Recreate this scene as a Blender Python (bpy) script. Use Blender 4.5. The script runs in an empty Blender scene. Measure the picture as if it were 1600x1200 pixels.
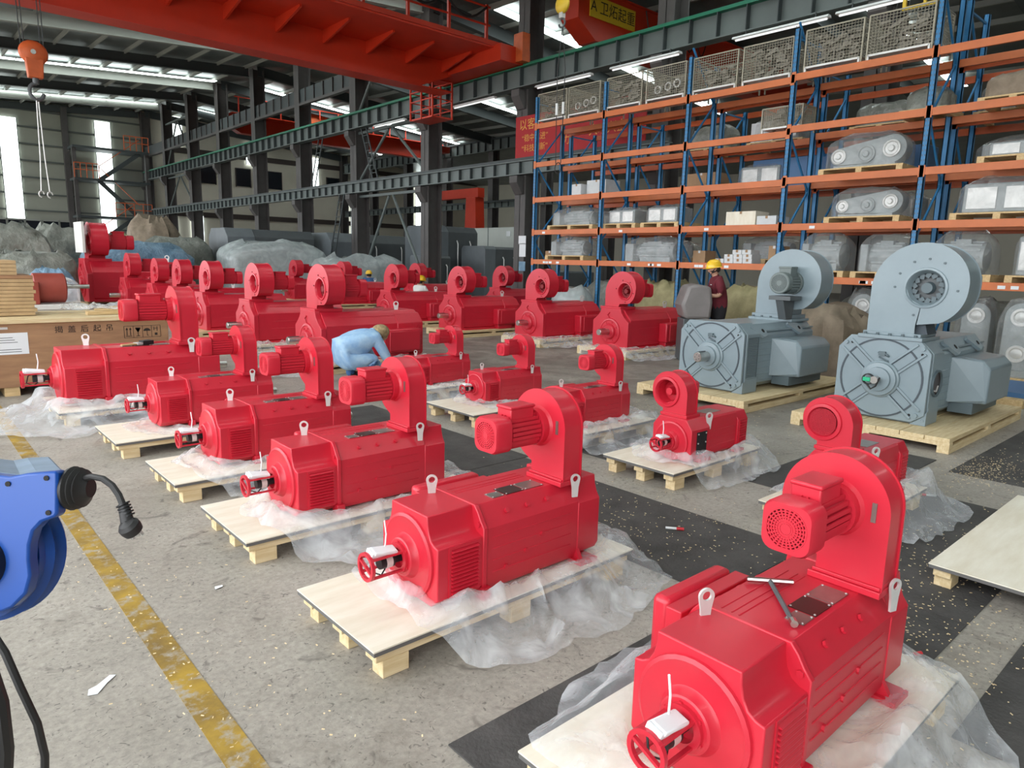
import bpy, math, random
from mathutils import Vector, Matrix, noise
PI = math.pi
scene = bpy.context.scene
COL = scene.collection

# ------------------------------------------------------------------ camera
cam_d = bpy.data.cameras.new('camera'); cam = bpy.data.objects.new('camera', cam_d); COL.objects.link(cam)
cam_d.sensor_fit = 'HORIZONTAL'; cam_d.sensor_width = 36.0
cam_d.lens = 1086.03 / 1600 * 36.0
cam_d.clip_start = 0.05; cam_d.clip_end = 500
_R = Vector((0.74688466, -0.66452119, 0.02397684)); _D = Vector((-0.09795198, -0.14561397, -0.98448056)); _F = Vector((0.65769956, 0.73294486, -0.17384801))
_m = Matrix((( _R.x, -_D.x, -_F.x), (_R.y, -_D.y, -_F.y), (_R.z, -_D.z, -_F.z))).to_4x4()
_m.translation = Vector((0, 0, 1.6))
cam.matrix_world = _m
scene.camera = cam

# ------------------------------------------------------------------ world (overcast daylight) and exposure
world = bpy.data.worlds.new('world'); scene.world = world; world.use_nodes = True
_bg = world.node_tree.nodes['Background']
_bg.inputs['Color'].default_value = (0.93, 0.97, 1.0, 1); _bg.inputs['Strength'].default_value = 3.75
scene.view_settings.view_transform = 'Standard'; scene.view_settings.look = 'None'
scene.view_settings.gamma = 1.0; scene.view_settings.use_curve_mapping = False
scene.view_settings.exposure = 0.62
try:
    scene.cycles.use_denoising = True
    scene.cycles.max_bounces = 7; scene.cycles.diffuse_bounces = 4; scene.cycles.glossy_bounces = 3
    scene.cycles.transparent_max_bounces = 14; scene.cycles.transmission_bounces = 4
    scene.cycles.caustics_reflective = False; scene.cycles.caustics_refractive = False
    scene.cycles.sample_clamp_indirect = 6.0
except Exception: pass
SKYLIGHT = 7.0      # radiance of the daylit translucent roof sheets

def portal(name, loc, rot, sx, sy):
    l = bpy.data.lights.new(name, 'AREA'); l.shape = 'RECTANGLE'; l.size = sx; l.size_y = sy
    l.cycles.is_portal = True
    o = bpy.data.objects.new(name, l); COL.objects.link(o); o.location = loc; o.rotation_euler = rot
portal('daylight_side_opening', (-3.9, 25, 3.9), (0, -PI/2, 0), 6.4, 70)

# ------------------------------------------------------------------ materials
MATS = {}
def nodes_of(m): return m.node_tree.nodes, m.node_tree.links
def mat(name, col, rough=0.5, metal=0.0, var=0.0, scale=6.0, bump=0.0, bscale=40.0, col2=None, spec=None, coat=0.0, emit=0.0, alpha=None, stretch=None):
    m = bpy.data.materials.new(name); m.use_nodes = True; N, L = nodes_of(m)
    b = N['Principled BSDF']; c = (col[0], col[1], col[2], 1)
    b.inputs['Base Color'].default_value = c; b.inputs['Roughness'].default_value = rough; b.inputs['Metallic'].default_value = metal
    if spec is not None: b.inputs['Specular IOR Level'].default_value = spec
    if coat: b.inputs['Coat Weight'].default_value = coat; b.inputs['Coat Roughness'].default_value = 0.15
    if emit: b.inputs['Emission Color'].default_value = c; b.inputs['Emission Strength'].default_value = emit
    if alpha is not None: b.inputs['Alpha'].default_value = alpha
    if var or col2 or bump:
        tc = N.new('ShaderNodeTexCoord'); src = tc.outputs['Object']
        if stretch:
            mp = N.new('ShaderNodeMapping'); mp.inputs['Scale'].default_value = stretch; L.new(src, mp.inputs['Vector']); src = mp.outputs['Vector']
    if var or col2:
        nz = N.new('ShaderNodeTexNoise'); nz.inputs['Scale'].default_value = scale; nz.inputs['Detail'].default_value = 5; nz.inputs['Roughness'].default_value = 0.6
        L.new(src, nz.inputs['Vector'])
        rp = N.new('ShaderNodeValToRGB'); L.new(nz.outputs['Fac'], rp.inputs['Fac'])
        c2 = col2 or tuple(max(0, x*(1-var)) for x in col); c1 = col if col2 else tuple(min(1, x*(1+var)) for x in col)
        rp.color_ramp.elements[0].position = 0.35; rp.color_ramp.elements[1].position = 0.68
        rp.color_ramp.elements[0].color = (*c2, 1); rp.color_ramp.elements[1].color = (*c1, 1)
        L.new(rp.outputs['Color'], b.inputs['Base Color'])
    if bump:
        n2 = N.new('ShaderNodeTexNoise'); n2.inputs['Scale'].default_value = bscale; n2.inputs['Detail'].default_value = 4
        L.new(src, n2.inputs['Vector'])
        bp = N.new('ShaderNodeBump'); bp.inputs['Strength'].default_value = min(1.0, bump); bp.inputs['Distance'].default_value = 0.02 if bump < 0.8 else 0.12
        L.new(n2.outputs['Fac'], bp.inputs['Height']); L.new(bp.outputs['Normal'], b.inputs['Normal'])
    MATS[name] = m; return m

mat('red_paint', (0.56, 0.015, 0.035), 0.42, var=0.05, scale=2.5, coat=0.15)
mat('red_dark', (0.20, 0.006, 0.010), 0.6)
mat('red_primer', (0.32, 0.055, 0.036), 0.6, var=0.12, scale=3)
mat('black_hole', (0.012, 0.010, 0.010), 0.8)
mat('grey_paint', (0.225, 0.285, 0.315), 0.36, var=0.05, scale=2.5, coat=0.2)
mat('grey_paint_dark', (0.10, 0.135, 0.15), 0.45)
mat('groove', (0.06, 0.075, 0.09), 0.7)
mat('machine_grey', (0.085, 0.095, 0.10), 0.45, var=0.1, scale=1.5)
mat('steel', (0.55, 0.54, 0.51), 0.28, 1.0, var=0.1, scale=12)
mat('zinc', (0.66, 0.65, 0.63), 0.4, 0.35, var=0.06, scale=8)
mat('black_plastic', (0.012, 0.012, 0.014), 0.42)
mat('black_rubber', (0.018, 0.017, 0.017), 0.55)
mat('white_paper', (0.80, 0.82, 0.84), 0.7)
mat('white_board', (0.74, 0.73, 0.69), 0.6, var=0.04, scale=4)
mat('plate_dark', (0.07, 0.035, 0.03), 0.3, 0.6)
mat('plate_silver', (0.33, 0.31, 0.28), 0.32, 0.8, var=0.1, scale=20)
mat('plywood_face', (0.84, 0.79, 0.67), 0.55, col2=(0.74, 0.67, 0.53), scale=3.0, stretch=(1, 5, 1))
mat('plywood_edge', (0.13, 0.125, 0.12), 0.7)
mat('pine', (0.72, 0.53, 0.28), 0.6, col2=(0.55, 0.37, 0.17), scale=4.0, stretch=(1, 9, 9))
mat('pine_light', (0.78, 0.64, 0.40), 0.6, col2=(0.62, 0.46, 0.24), scale=4.0, stretch=(1, 9, 9))
mat('crate_ply', (0.42, 0.235, 0.12), 0.6, col2=(0.30, 0.16, 0.085), scale=2.2, stretch=(1, 1, 6))
mat('board_stack', (0.52, 0.36, 0.19), 0.7, col2=(0.40, 0.27, 0.14), scale=5)
mat('ink', (0.03, 0.02, 0.015), 0.8)
mat('rack_blue', (0.025, 0.185, 0.41), 0.45, var=0.12, scale=3)
mat('rack_orange', (0.58, 0.15, 0.04), 0.45, var=0.1, scale=2)
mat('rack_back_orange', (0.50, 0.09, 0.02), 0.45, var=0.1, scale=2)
mat('column_paint', (0.085, 0.078, 0.076), 0.6, var=0.15, scale=1.5)
mat('beam_paint', (0.125, 0.15, 0.145), 0.5, var=0.12, scale=1.0)
mat('beam_green', (0.015, 0.17, 0.095), 0.5)
mat('crane_red', (0.56, 0.035, 0.010), 0.45, var=0.1, scale=0.8)
mat('crane_orange', (0.60, 0.12, 0.03), 0.5, var=0.15, scale=3)
mat('crane_yellow', (0.72, 0.48, 0.03), 0.45)
mat('roof_sheet', (0.14, 0.155, 0.15), 0.42, 0.35, var=0.2, scale=0.9)
mat('roof_steel', (0.055, 0.066, 0.068), 0.6)
mat('roof_light_steel', (0.30, 0.31, 0.28), 0.6)  # pale steel; on rafters it carries the lit look
mat('wall_panel', (0.33, 0.34, 0.285), 0.7, var=0.06, scale=0.6)
mat('wall_cream', (0.66, 0.62, 0.52), 0.8, var=0.04, scale=0.5)
mat('girt', (0.11, 0.125, 0.115), 0.6)
mat('dark_glass', (0.012, 0.016, 0.022), 0.2)
mat('brown_trim', (0.06, 0.045, 0.04), 0.7)
mat('partition', (0.55, 0.58, 0.54), 0.6, var=0.04, scale=1)
mat('mat_rubber', (0.062, 0.058, 0.055), 0.75, var=0.3, scale=4, bump=0.25, bscale=60)
mat('tarp_olive', (0.36, 0.32, 0.17), 0.75, col2=(0.25, 0.22, 0.11), scale=6, bump=0.4, bscale=9)
mat('tarp_brown', (0.30, 0.235, 0.17), 0.75, col2=(0.20, 0.155, 0.11), scale=5, bump=0.4, bscale=9)
mat('tarp_grey', (0.30, 0.31, 0.27), 0.36, col2=(0.13, 0.14, 0.12), scale=1.6, bump=1.0, bscale=3.2)
mat('tarp_blue', (0.26, 0.40, 0.52), 0.4, col2=(0.10, 0.22, 0.34), scale=2, bump=0.9, bscale=4)
mat('hood_grey', (0.21, 0.19, 0.185), 0.5, var=0.1, scale=4)
mat('casting', (0.34, 0.31, 0.26), 0.55, 0.3, col2=(0.16, 0.145, 0.12), scale=9)
mat('wire', (0.34, 0.31, 0.24), 0.5, 0.3)
mat('end_grey', (0.15, 0.17, 0.185), 0.45, var=0.1, scale=1.5)
mat('reel_blue', (0.005, 0.065, 0.33), 0.36, coat=0.2)
mat('reel_top', (0.20, 0.27, 0.36), 0.5, var=0.15, scale=9)
mat('fan_grey', (0.15, 0.18, 0.175), 0.45)
mat('banner_red', (0.42, 0.018, 0.022), 0.7)
mat('banner_gold', (0.75, 0.36, 0.06), 0.6)
mat('skin', (0.55, 0.31, 0.21), 0.55)
mat('hair', (0.015, 0.012, 0.010), 0.7)
mat('helmet_yellow', (0.85, 0.52, 0.015), 0.32, coat=0.3)
mat('cloth_maroon', (0.135, 0.012, 0.022), 0.85, var=0.15, scale=9)
mat('cloth_black', (0.014, 0.013, 0.016), 0.85)
mat('cloth_sky', (0.42, 0.60, 0.76), 0.8, col2=(0.22, 0.40, 0.66), scale=7, bump=0.5, bscale=14)
mat('cloth_denim', (0.05, 0.13, 0.30), 0.85, var=0.2, scale=10)
mat('cloth_white', (0.72, 0.72, 0.70), 0.8)
mat('cloth_cap', (0.34, 0.25, 0.13), 0.85, var=0.35, scale=25)
mat('glove', (0.75, 0.71, 0.64), 0.9)
mat('carton_white', (0.62, 0.64, 0.65), 0.7, var=0.06, scale=6)
mat('carton_brown', (0.36, 0.22, 0.12), 0.75, var=0.1, scale=6)
mat('blue_case', (0.05, 0.14, 0.30), 0.5)
mat('green_mark', (0.02, 0.45, 0.22), 0.4)
mat('pump_grey', (0.30, 0.33, 0.335), 0.45, var=0.1, scale=5)
mat('lamp_white', (0.80, 0.82, 0.82), 0.5)
mat('red_marker', (0.65, 0.03, 0.04), 0.4)

def emission(name, col, strength):
    m = bpy.data.materials.new(name); m.use_nodes = True; N, L = nodes_of(m)
    N.remove(N['Principled BSDF']); e = N.new('ShaderNodeEmission'); e.inputs['Color'].default_value = (*col, 1); e.inputs['Strength'].default_value = strength
    L.new(e.outputs[0], N['Material Output'].inputs['Surface']); MATS[name] = m; return m
emission('skylight', (0.90, 1.0, 0.98), SKYLIGHT)
emission('wall_light', (0.90, 1.0, 0.98), 2.6)
emission('lamp_tube', (1.0, 1.0, 0.97), 0.7)

def film_material(name, col, a_lo, a_hi, scale=7.0, rough=0.16):
    m = bpy.data.materials.new(name); m.use_nodes = True; N, L = nodes_of(m); b = N['Principled BSDF']
    b.inputs['Base Color'].default_value = (*col, 1); b.inputs['Roughness'].default_value = rough; b.inputs['Specular IOR Level'].default_value = 0.7
    tc = N.new('ShaderNodeTexCoord'); nz = N.new('ShaderNodeTexNoise'); nz.inputs['Scale'].default_value = scale; nz.inputs['Detail'].default_value = 6; nz.inputs['Distortion'].default_value = 1.2
    L.new(tc.outputs['Object'], nz.inputs['Vector'])
    mr = N.new('ShaderNodeMapRange'); mr.inputs['From Min'].default_value = 0.32; mr.inputs['From Max'].default_value = 0.7
    mr.inputs['To Min'].default_value = a_lo; mr.inputs['To Max'].default_value = a_hi; L.new(nz.outputs['Fac'], mr.inputs['Value'])
    lw = N.new('ShaderNodeLayerWeight'); lw.inputs['Blend'].default_value = 0.35
    mx = N.new('ShaderNodeMath'); mx.operation = 'MAXIMUM'; L.new(mr.outputs['Result'], mx.inputs[0])
    ml = N.new('ShaderNodeMath'); ml.operation = 'MULTIPLY'; ml.inputs[1].default_value = 0.6; L.new(lw.outputs['Facing'], ml.inputs[0]); L.new(ml.outputs[0], mx.inputs[1])
    L.new(mx.outputs[0], b.inputs['Alpha'])
    n2 = N.new('ShaderNodeTexNoise'); n2.inputs['Scale'].default_value = 9; n2.inputs['Detail'].default_value = 4; n2.inputs['Distortion'].default_value = 1.5
    L.new(tc.outputs['Object'], n2.inputs['Vector'])
    bp = N.new('ShaderNodeBump'); bp.inputs['Strength'].default_value = 0.30; bp.inputs['Distance'].default_value = 0.03
    L.new(n2.outputs['Fac'], bp.inputs['Height']); L.new(bp.outputs['Normal'], b.inputs['Normal'])
    MATS[name] = m
film_material('film', (0.88, 0.90, 0.93), 0.10, 0.48, 4.0, 0.12)
film_material('film_wrap', (0.55, 0.57, 0.57), 0.06, 0.36, 4.0, 0.12)
film_material('film_cover', (0.50, 0.56, 0.56), 0.62, 0.9, 3.0)

def floor_material():
    m = bpy.data.materials.new('concrete'); m.use_nodes = True; N, L = nodes_of(m); b = N['Principled BSDF']
    tc = N.new('ShaderNodeTexCoord')
    def nz(s, d=6, r=0.6, dist=0.0):
        n = N.new('ShaderNodeTexNoise'); n.inputs['Scale'].default_value = s; n.inputs['Detail'].default_value = d; n.inputs['Roughness'].default_value = r; n.inputs['Distortion'].default_value = dist
        L.new(tc.outputs['Object'], n.inputs['Vector']); return n
    def ramp(src, p0, c0, p1, c1):
        r = N.new('ShaderNodeValToRGB'); r.color_ramp.elements[0].position = p0; r.color_ramp.elements[1].position = p1
        r.color_ramp.elements[0].color = (*c0, 1); r.color_ramp.elements[1].color = (*c1, 1); L.new(src, r.inputs['Fac']); return r
    def mixc(a, bcol, fac, mode='MIX'):
        x = N.new('ShaderNodeMix'); x.data_type = 'RGBA'; x.blend_type = mode
        L.new(a, x.inputs[6])
        if isinstance(bcol, tuple): x.inputs[7].default_value = (*bcol, 1)
        else: L.new(bcol, x.inputs[7])
        if isinstance(fac, float): x.inputs[0].default_value = fac
        else: L.new(fac, x.inputs[0])
        return x.outputs[2]
    base = ramp(nz(0.8, 8, 0.65).outputs['Fac'], 0.3, (0.29, 0.262, 0.222), 0.72, (0.47, 0.43, 0.375)).outputs['Color']
    fine = ramp(nz(38, 4, 0.7).outputs['Fac'], 0.35, (0.72, 0.72, 0.72), 0.62, (1.05, 1.05, 1.05)).outputs['Color']
    c = mixc(base, fine, 0.8, 'MULTIPLY')
    stain = ramp(nz(7, 5, 0.55, 1.5).outputs['Fac'], 0.60, (0, 0, 0), 0.70, (0.7, 0.7, 0.7)).outputs['Color']
    c = mixc(c, (0.12, 0.108, 0.095), stain)
    scuff = ramp(nz(21, 3, 0.5, 3.0).outputs['Fac'], 0.62, (0, 0, 0), 0.69, (0.65, 0.65, 0.65)).outputs['Color']
    c = mixc(c, (0.06, 0.055, 0.05), scuff)
    chips = ramp(nz(70, 2, 0.5).outputs['Fac'], 0.71, (0, 0, 0), 0.76, (0.5, 0.5, 0.5)).outputs['Color']
    c = mixc(c, (0.55, 0.52, 0.47), chips)
    oil = ramp(nz(1.7, 7, 0.7, 0.8).outputs['Fac'], 0.54, (0, 0, 0), 0.70, (0.5, 0.5, 0.5)).outputs['Color']
    c = mixc(c, (0.16, 0.135, 0.105), oil)
    sx = N.new('ShaderNodeSeparateXYZ'); L.new(tc.outputs['Object'], sx.inputs[0])   # trodden, oily strip between the motor rows
    def mrange(src, a, d):
        q = N.new('ShaderNodeMapRange'); q.inputs['From Min'].default_value = a; q.inputs['From Max'].default_value = d; L.new(src, q.inputs['Value']); return q.outputs['Result']
    def mth(op, a, d):
        q = N.new('ShaderNodeMath'); q.operation = op; L.new(a, q.inputs[0])
        if isinstance(d, float): q.inputs[1].default_value = d
        else: L.new(d, q.inputs[1])
        return q.outputs[0]
    dm = mth('MULTIPLY', mrange(sx.outputs['X'], 3.9, 5.2), mrange(sx.outputs['Y'], 2.4, 4.2))
    dm = mth('MULTIPLY', dm, mrange(nz(1.4, 6, 0.65, 0.6).outputs['Fac'], 0.30, 0.58)); dm = mth('MULTIPLY', dm, 0.78)
    c = mixc(c, (0.135, 0.118, 0.102), dm)
    L.new(c, b.inputs['Base Color'])
    rr = ramp(nz(3).outputs['Fac'], 0.3, (0.42, 0.42, 0.42), 0.7, (0.7, 0.7, 0.7)); L.new(rr.outputs['Color'], b.inputs['Roughness'])
    bp = N.new('ShaderNodeBump'); bp.inputs['Strength'].default_value = 0.2; bp.inputs['Distance'].default_value = 0.01
    L.new(nz(30).outputs['Fac'], bp.inputs['Height']); L.new(bp.outputs['Normal'], b.inputs['Normal'])
    MATS['concrete'] = m
    m2 = bpy.data.materials.new('line_yellow'); m2.use_nodes = True; N, L = nodes_of(m2); b = N['Principled BSDF']; tc = N.new('ShaderNodeTexCoord')
    base = ramp(nz(5, 7, 0.65).outputs['Fac'], 0.3, (0.17, 0.105, 0.03), 0.66, (0.42, 0.265, 0.03)).outputs['Color']
    wear = ramp(nz(13, 7, 0.7).outputs['Fac'], 0.50, (0, 0, 0), 0.64, (0.95, 0.95, 0.95)).outputs['Color']
    L.new(mixc(base, (0.36, 0.33, 0.28), wear), b.inputs['Base Color']); b.inputs['Roughness'].default_value = 0.6
    MATS['line_yellow'] = m2
floor_material()

# ------------------------------------------------------------------ mesh builder
class MB:
    def __init__(s): s.v = []; s.f = []; s.mi = []; s.cur = 0
    def add(s, vs, fs, M=None):
        o = len(s.v)
        s.v += [tuple(M @ Vector(p)) for p in vs] if M else [tuple(p) for p in vs]
        for f in fs: s.f.append(tuple(i+o for i in f)); s.mi.append(s.cur)
        return s
    def m(s, i): s.cur = i; return s
    def box(s, x0, x1, y0, y1, z0, z1, M=None):
        return s.add([(x0,y0,z0),(x1,y0,z0),(x1,y1,z0),(x0,y1,z0),(x0,y0,z1),(x1,y0,z1),(x1,y1,z1),(x0,y1,z1)],
                     [(0,3,2,1),(4,5,6,7),(0,1,5,4),(1,2,6,5),(2,3,7,6),(3,0,4,7)], M)
    def bar(s, p, q, w, h=None):
        p = Vector(p); q = Vector(q); d = q-p; L = d.length; h = h or w
        z = d.normalized(); up = Vector((0,0,1)) if abs(z.z) < 0.95 else Vector((0,1,0))
        x = up.cross(z).normalized(); y = z.cross(x)
        M = Matrix(((x.x,y.x,z.x,p.x),(x.y,y.y,z.y,p.y),(x.z,y.z,z.z,p.z),(0,0,0,1)))
        return s.box(-w/2, w/2, -h/2, h/2, 0, L, M)
    def prism(s, poly, ax, a, b):
        n = len(poly)
        def P(u, v, t): return (t,u,v) if ax == 'x' else ((u,t,v) if ax == 'y' else (u,v,t))
        vs = [P(u,v,a) for u,v in poly]+[P(u,v,b) for u,v in poly]
        fs = [tuple(range(n-1,-1,-1)), tuple(range(n,2*n))]+[(i,(i+1)%n,n+(i+1)%n,n+i) for i in range(n)]
        return s.add(vs, fs)
    def loft(s, rings, cap=True, closed=True):
        n = len(rings[0]); vs = [p for r in rings for p in r]; fs = []
        for k in range(len(rings)-1):
            for i in range(n if closed else n-1):
                j = (i+1) % n; fs.append((k*n+i, k*n+j, (k+1)*n+j, (k+1)*n+i))
        if cap: fs += [tuple(range(n-1,-1,-1)), tuple(range((len(rings)-1)*n, len(rings)*n))]
        return s.add(vs, fs)
    def cyl(s, p, q, r, r2=None, n=16, cap=True):
        return s.tube([p, q], r, n, cap, [r, r if r2 is None else r2])
    def tube(s, pts, r, n=8, cap=True, rad=None, closed=False):
        pts = [Vector(p) for p in pts]; k = len(pts); rings = []; x = None
        for i, p in enumerate(pts):
            a = pts[i-1] if (i > 0 or closed) else pts[i]; b = pts[(i+1) % k] if (i < k-1 or closed) else pts[i]
            t = (b-a).normalized()
            if x is None:
                up = Vector((0,0,1)) if abs(t.z) < 0.9 else Vector((0,1,0)); x = up.cross(t).normalized()
            else: x = (x - t*x.dot(t)).normalized()
            y = t.cross(x); rr = rad[i] if rad else r
            rings.append([tuple(p+(x*math.cos(2*PI*j/n)+y*math.sin(2*PI*j/n))*rr) for j in range(n)])
        if closed: rings.append(rings[0])
        return s.loft(rings, cap and not closed)
    def lathe(s, prof, cx, cy, cz, ax='x', n=24, cap=True):
        def P(t, r, a):
            c, d = r*math.cos(a), r*math.sin(a)
            return (cx+t, cy+c, cz+d) if ax == 'x' else ((cx+c, cy+t, cz+d) if ax == 'y' else (cx+c, cy+d, cz+t))
        return s.loft([[P(t, r, 2*PI*j/n) for j in range(n)] for t, r in prof], cap)
    def ring(s, cx, cy, cz, r0, r1, a, b, ax='x', n=24):
        return s.lathe([(a,r0),(a,r1),(b,r1),(b,r0),(a,r0)], cx, cy, cz, ax, n, False)
    def sphere(s, c, rx, ry=None, rz=None, n=14, k=9):
        ry = ry or rx; rz = rz or rx
        return s.loft([[(c[0]+rx*math.sin(PI*i/k)*math.cos(2*PI*j/n), c[1]+ry*math.sin(PI*i/k)*math.sin(2*PI*j/n), c[2]+rz*math.cos(PI*i/k)) for j in range(n)] for i in range(k+1)], False)
    def mesh(s, name, mats, smooth=32):
        me = bpy.data.meshes.new(name); me.from_pydata(s.v, [], s.f)
        for mm in (mats if isinstance(mats, (list, tuple)) else [mats]): me.materials.append(MATS[mm])
        if s.cur or any(s.mi): me.polygons.foreach_set('material_index', s.mi)
        me.update()
        if smooth:
            me.polygons.foreach_set('use_smooth', [True]*len(me.polygons)); me.set_sharp_from_angle(angle=math.radians(smooth))
        return me
    def build(s, name, mats, parent=None, smooth=32, bevel=0, label=None):
        return put(name, s.mesh(name, mats, smooth), parent, bevel, label)
def put(name, me, parent=None, bevel=0, label=None, loc=None, rot=None):
    o = bpy.data.objects.new(name, me); COL.objects.link(o)
    if parent: o.parent = parent
    if bevel:
        md = o.modifiers.new('bevel', 'BEVEL'); md.width = bevel; md.segments = 2; md.limit_method = 'ANGLE'; md.angle_limit = math.radians(40); md.harden_normals = False
    if label: o['label'] = label
    if loc: o.location = loc
    if rot: o.rotation_euler = rot
    return o
def tag(o, label, cat, group=None):
    o['label'] = label; o['category'] = cat
    if group: o['group'] = group
    return o
def thing(name, label, cat, loc=(0,0,0), rz=0.0, sc=1.0, group=None):
    o = bpy.data.objects.new(name, None); COL.objects.link(o); o.empty_display_size = 0.1
    o.location = loc; o.rotation_euler = (0,0,rz); o.scale = (sc,sc,sc)
    return tag(o, label, cat, group)
KIDS = {}
def kids(o):
    return [c for c in o.children]
def copy_tree(o, loc, rz=0.0, sc=1.0, label=None, group=None):
    r = o.copy(); COL.objects.link(r); r.location = loc; r.rotation_euler = (0,0,rz); r.scale = (sc,sc,sc)
    if label: r['label'] = label
    if group: r['group'] = group
    def rec(a, b):
        for ch in list(a.children):
            c = ch.copy(); COL.objects.link(c); c.parent = b; rec(ch, c)
    rec(o, r); return r
def struct(o):
    o['kind'] = 'structure'; return o
def text_mesh(body, size, name='lettering', mats='ink', extrude=0.001, align='CENTER'):
    cu = bpy.data.curves.new('txt', 'FONT'); cu.body = body; cu.size = size; cu.align_x = align; cu.align_y = 'CENTER'; cu.extrude = extrude; cu.resolution_u = 3
    t = bpy.data.objects.new('txt', cu); COL.objects.link(t)
    dg = bpy.context.evaluated_depsgraph_get(); me = bpy.data.meshes.new_from_object(t.evaluated_get(dg))
    bpy.data.objects.remove(t); bpy.data.curves.remove(cu); me.name = name
    me.materials.clear(); me.materials.append(MATS[mats]); return me
def rrect(w, h, r, n=5, cx=0, cy=0):
    out = []
    for sx, sy, a0 in ((1,1,0),(-1,1,PI/2),(-1,-1,PI),(1,-1,1.5*PI)):
        for i in range(n+1):
            a = a0+PI/2*i/n; out.append((cx+sx*(w/2-r)+r*math.cos(a), cy+sy*(h/2-r)+r*math.sin(a)))
    return out
def nz3(x, y, z): return noise.noise(Vector((x, y, z)))
# ------------------------------------------------------------------ hall structure
YK = [11.66+5.33*k for k in range(-3, 10)]          # column lines
XC = 15.5; XF = 32.2; YG = 59.9
def zr(x, y): return 10.63+0.033*(y-32.5)+0.07*(x-15.5)
def zr2(x, y): return zr(17, y)-0.09*(x-17)

fl = struct(MB().box(-40, 60, -30, 80, -0.3, 0).build('floor', 'concrete', smooth=0))
for i, (x0, x1, y0, y1) in enumerate(((-0.02, 0.0, 0, 0),)): pass
ln = MB().box(0.652, 0.757, -6, 24, 0.0, 0.0025).build('trim_1', 'line_yellow', smooth=0); struct(ln)

def rubber_mat(x0, x1, y0, y1, label, z=0.0):
    o = MB().box(x0, x1, y0, y1, z, z+0.006).build('rubber_mat', 'mat_rubber', bevel=0.002, smooth=0)
    tag(o, label, 'mat', 'rubber floor mats')
rubber_mat(1.25, 3.55, 0.79, 1.67, 'dark rubber floor mat under the nearest red motor')
rubber_mat(3.56, 5.53, 0.79, 1.67, 'dark rubber floor mat beside the empty plywood pallet')
rubber_mat(2.89, 3.80, 1.68, 4.05, 'dark rubber mat in the aisle behind the second nearest motor')
rubber_mat(2.95, 3.86, 4.06, 6.6, 'dark rubber mat further up the aisle between the two red rows')
rubber_mat(6.30, 9.2, 0.75, 1.68, 'dark rubber mat beyond the empty pallet strewn with shavings')
rubber_mat(4.73, 6.6, 1.86, 2.62, 'dark rubber mat between the two smallest red motors')
rubber_mat(2.62, 5.2, -0.8, 0.58, 'dark rubber mat at the bottom right edge')
rubber_mat(4.3, 6.3, 3.5, 3.95, 'narrow dark rubber mat behind the small motor with open blower inlet')

# --- far gable wall with girts, posts and translucent strips
gw = MB().box(-4, 15.6, YG, YG+0.2, 0, 13).build('wall_back', 'wall_panel', smooth=0); struct(gw)
for z in [0.9+1.12*i for i in range(10)]:
    MB().box(-4, 15.5, YG-0.14, YG, z, z+0.11).build('girt', 'girt', gw, smooth=0)
for x in (-1.2, 4.6, 10.45):
    MB().box(x-0.18, x+0.18, YG-0.5, YG-0.1, 0, 11.5).build('wind_post', 'column_paint', gw, smooth=0)
def pane(x, w, z0, z1, i):
    o = MB().box(x-w/2, x+w/2, YG-0.17, YG-0.15, z0, z1).build('window_%d' % i, 'wall_light', smooth=0); struct(o)
    MB().box(x-w/2-0.05, x-w/2, YG-0.19, YG-0.14, z0, z1).box(x+w/2, x+w/2+0.05, YG-0.19, YG-0.14, z0, z1).build('window_frame', 'girt', o, smooth=0)
pane(7.15, 1.0, 3.6, 10.4, 1); pane(12.85, 1.0, 2.6, 10.9, 2); pane(1.45, 1.0, 3.6, 10.2, 3)
# dark glazed door row low on the gable
for i in range(6):
    x = 5.6+1.02*i
    o = struct(MB().box(x, x+0.94, YG-0.24, YG-0.16, 0.0, 3.6).build('window_%d' % (10+i), 'dark_glass', smooth=0))
    fr = MB()
    for a in (x-0.05, x+0.93): fr.box(a, a+0.07, YG-0.3, YG-0.15, 0, 3.65)
    fr.box(x-0.05, x+1.0, YG-0.3, YG-0.15, 3.6, 3.7); fr.build('window_frame', 'roof_light_steel', o, smooth=0)
# cream wall of the second bay
cw = struct(MB().box(15.6, 50, YG, YG+0.2, 0, 12.5).build('wall_right_back', 'wall_cream', smooth=0))
MB().box(15.6, 50, YG-0.12, YG, 9.35, 9.75).build('band', 'brown_trim', cw, smooth=0)
MB().box(15.6, 50, YG-0.10, YG, 4.5, 4.9).build('band', 'brown_trim', cw, smooth=0)
for i, x in enumerate((20.2, 23.05, 25.75, 28.5, 31.2)):
    o = struct(MB().box(x-0.58, x+0.58, YG-0.1, YG-0.05, 7.2, 8.6).build('window_%d' % (20+i), 'dark_glass', smooth=0))
    MB().box(x-0.64, x-0.58, YG-0.12, YG-0.02, 7.15, 8.65).box(x+0.58, x+0.64, YG-0.12, YG-0.02, 7.15, 8.65).box(x-0.64, x+0.64, YG-0.12, YG-0.02, 8.6, 8.66).build('window_frame', 'brown_trim', o, smooth=0)
for i, (x, z0, z1) in enumerate(((17.9, 9.9, 12.0), (23.8, 9.0, 10.6), (29.3, 7.6, 10.2), (33.4, 1.0, 8.0), (40.6, 2.4, 10.0))): pane(x, 0.95, z0, z1, 30+i)
for i, (x, z0, z1) in enumerate(((17.2, 2.6, 4.4), (19.2, 2.6, 4.6))): pane(x, 0.9, z0, z1, 36+i)
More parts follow.
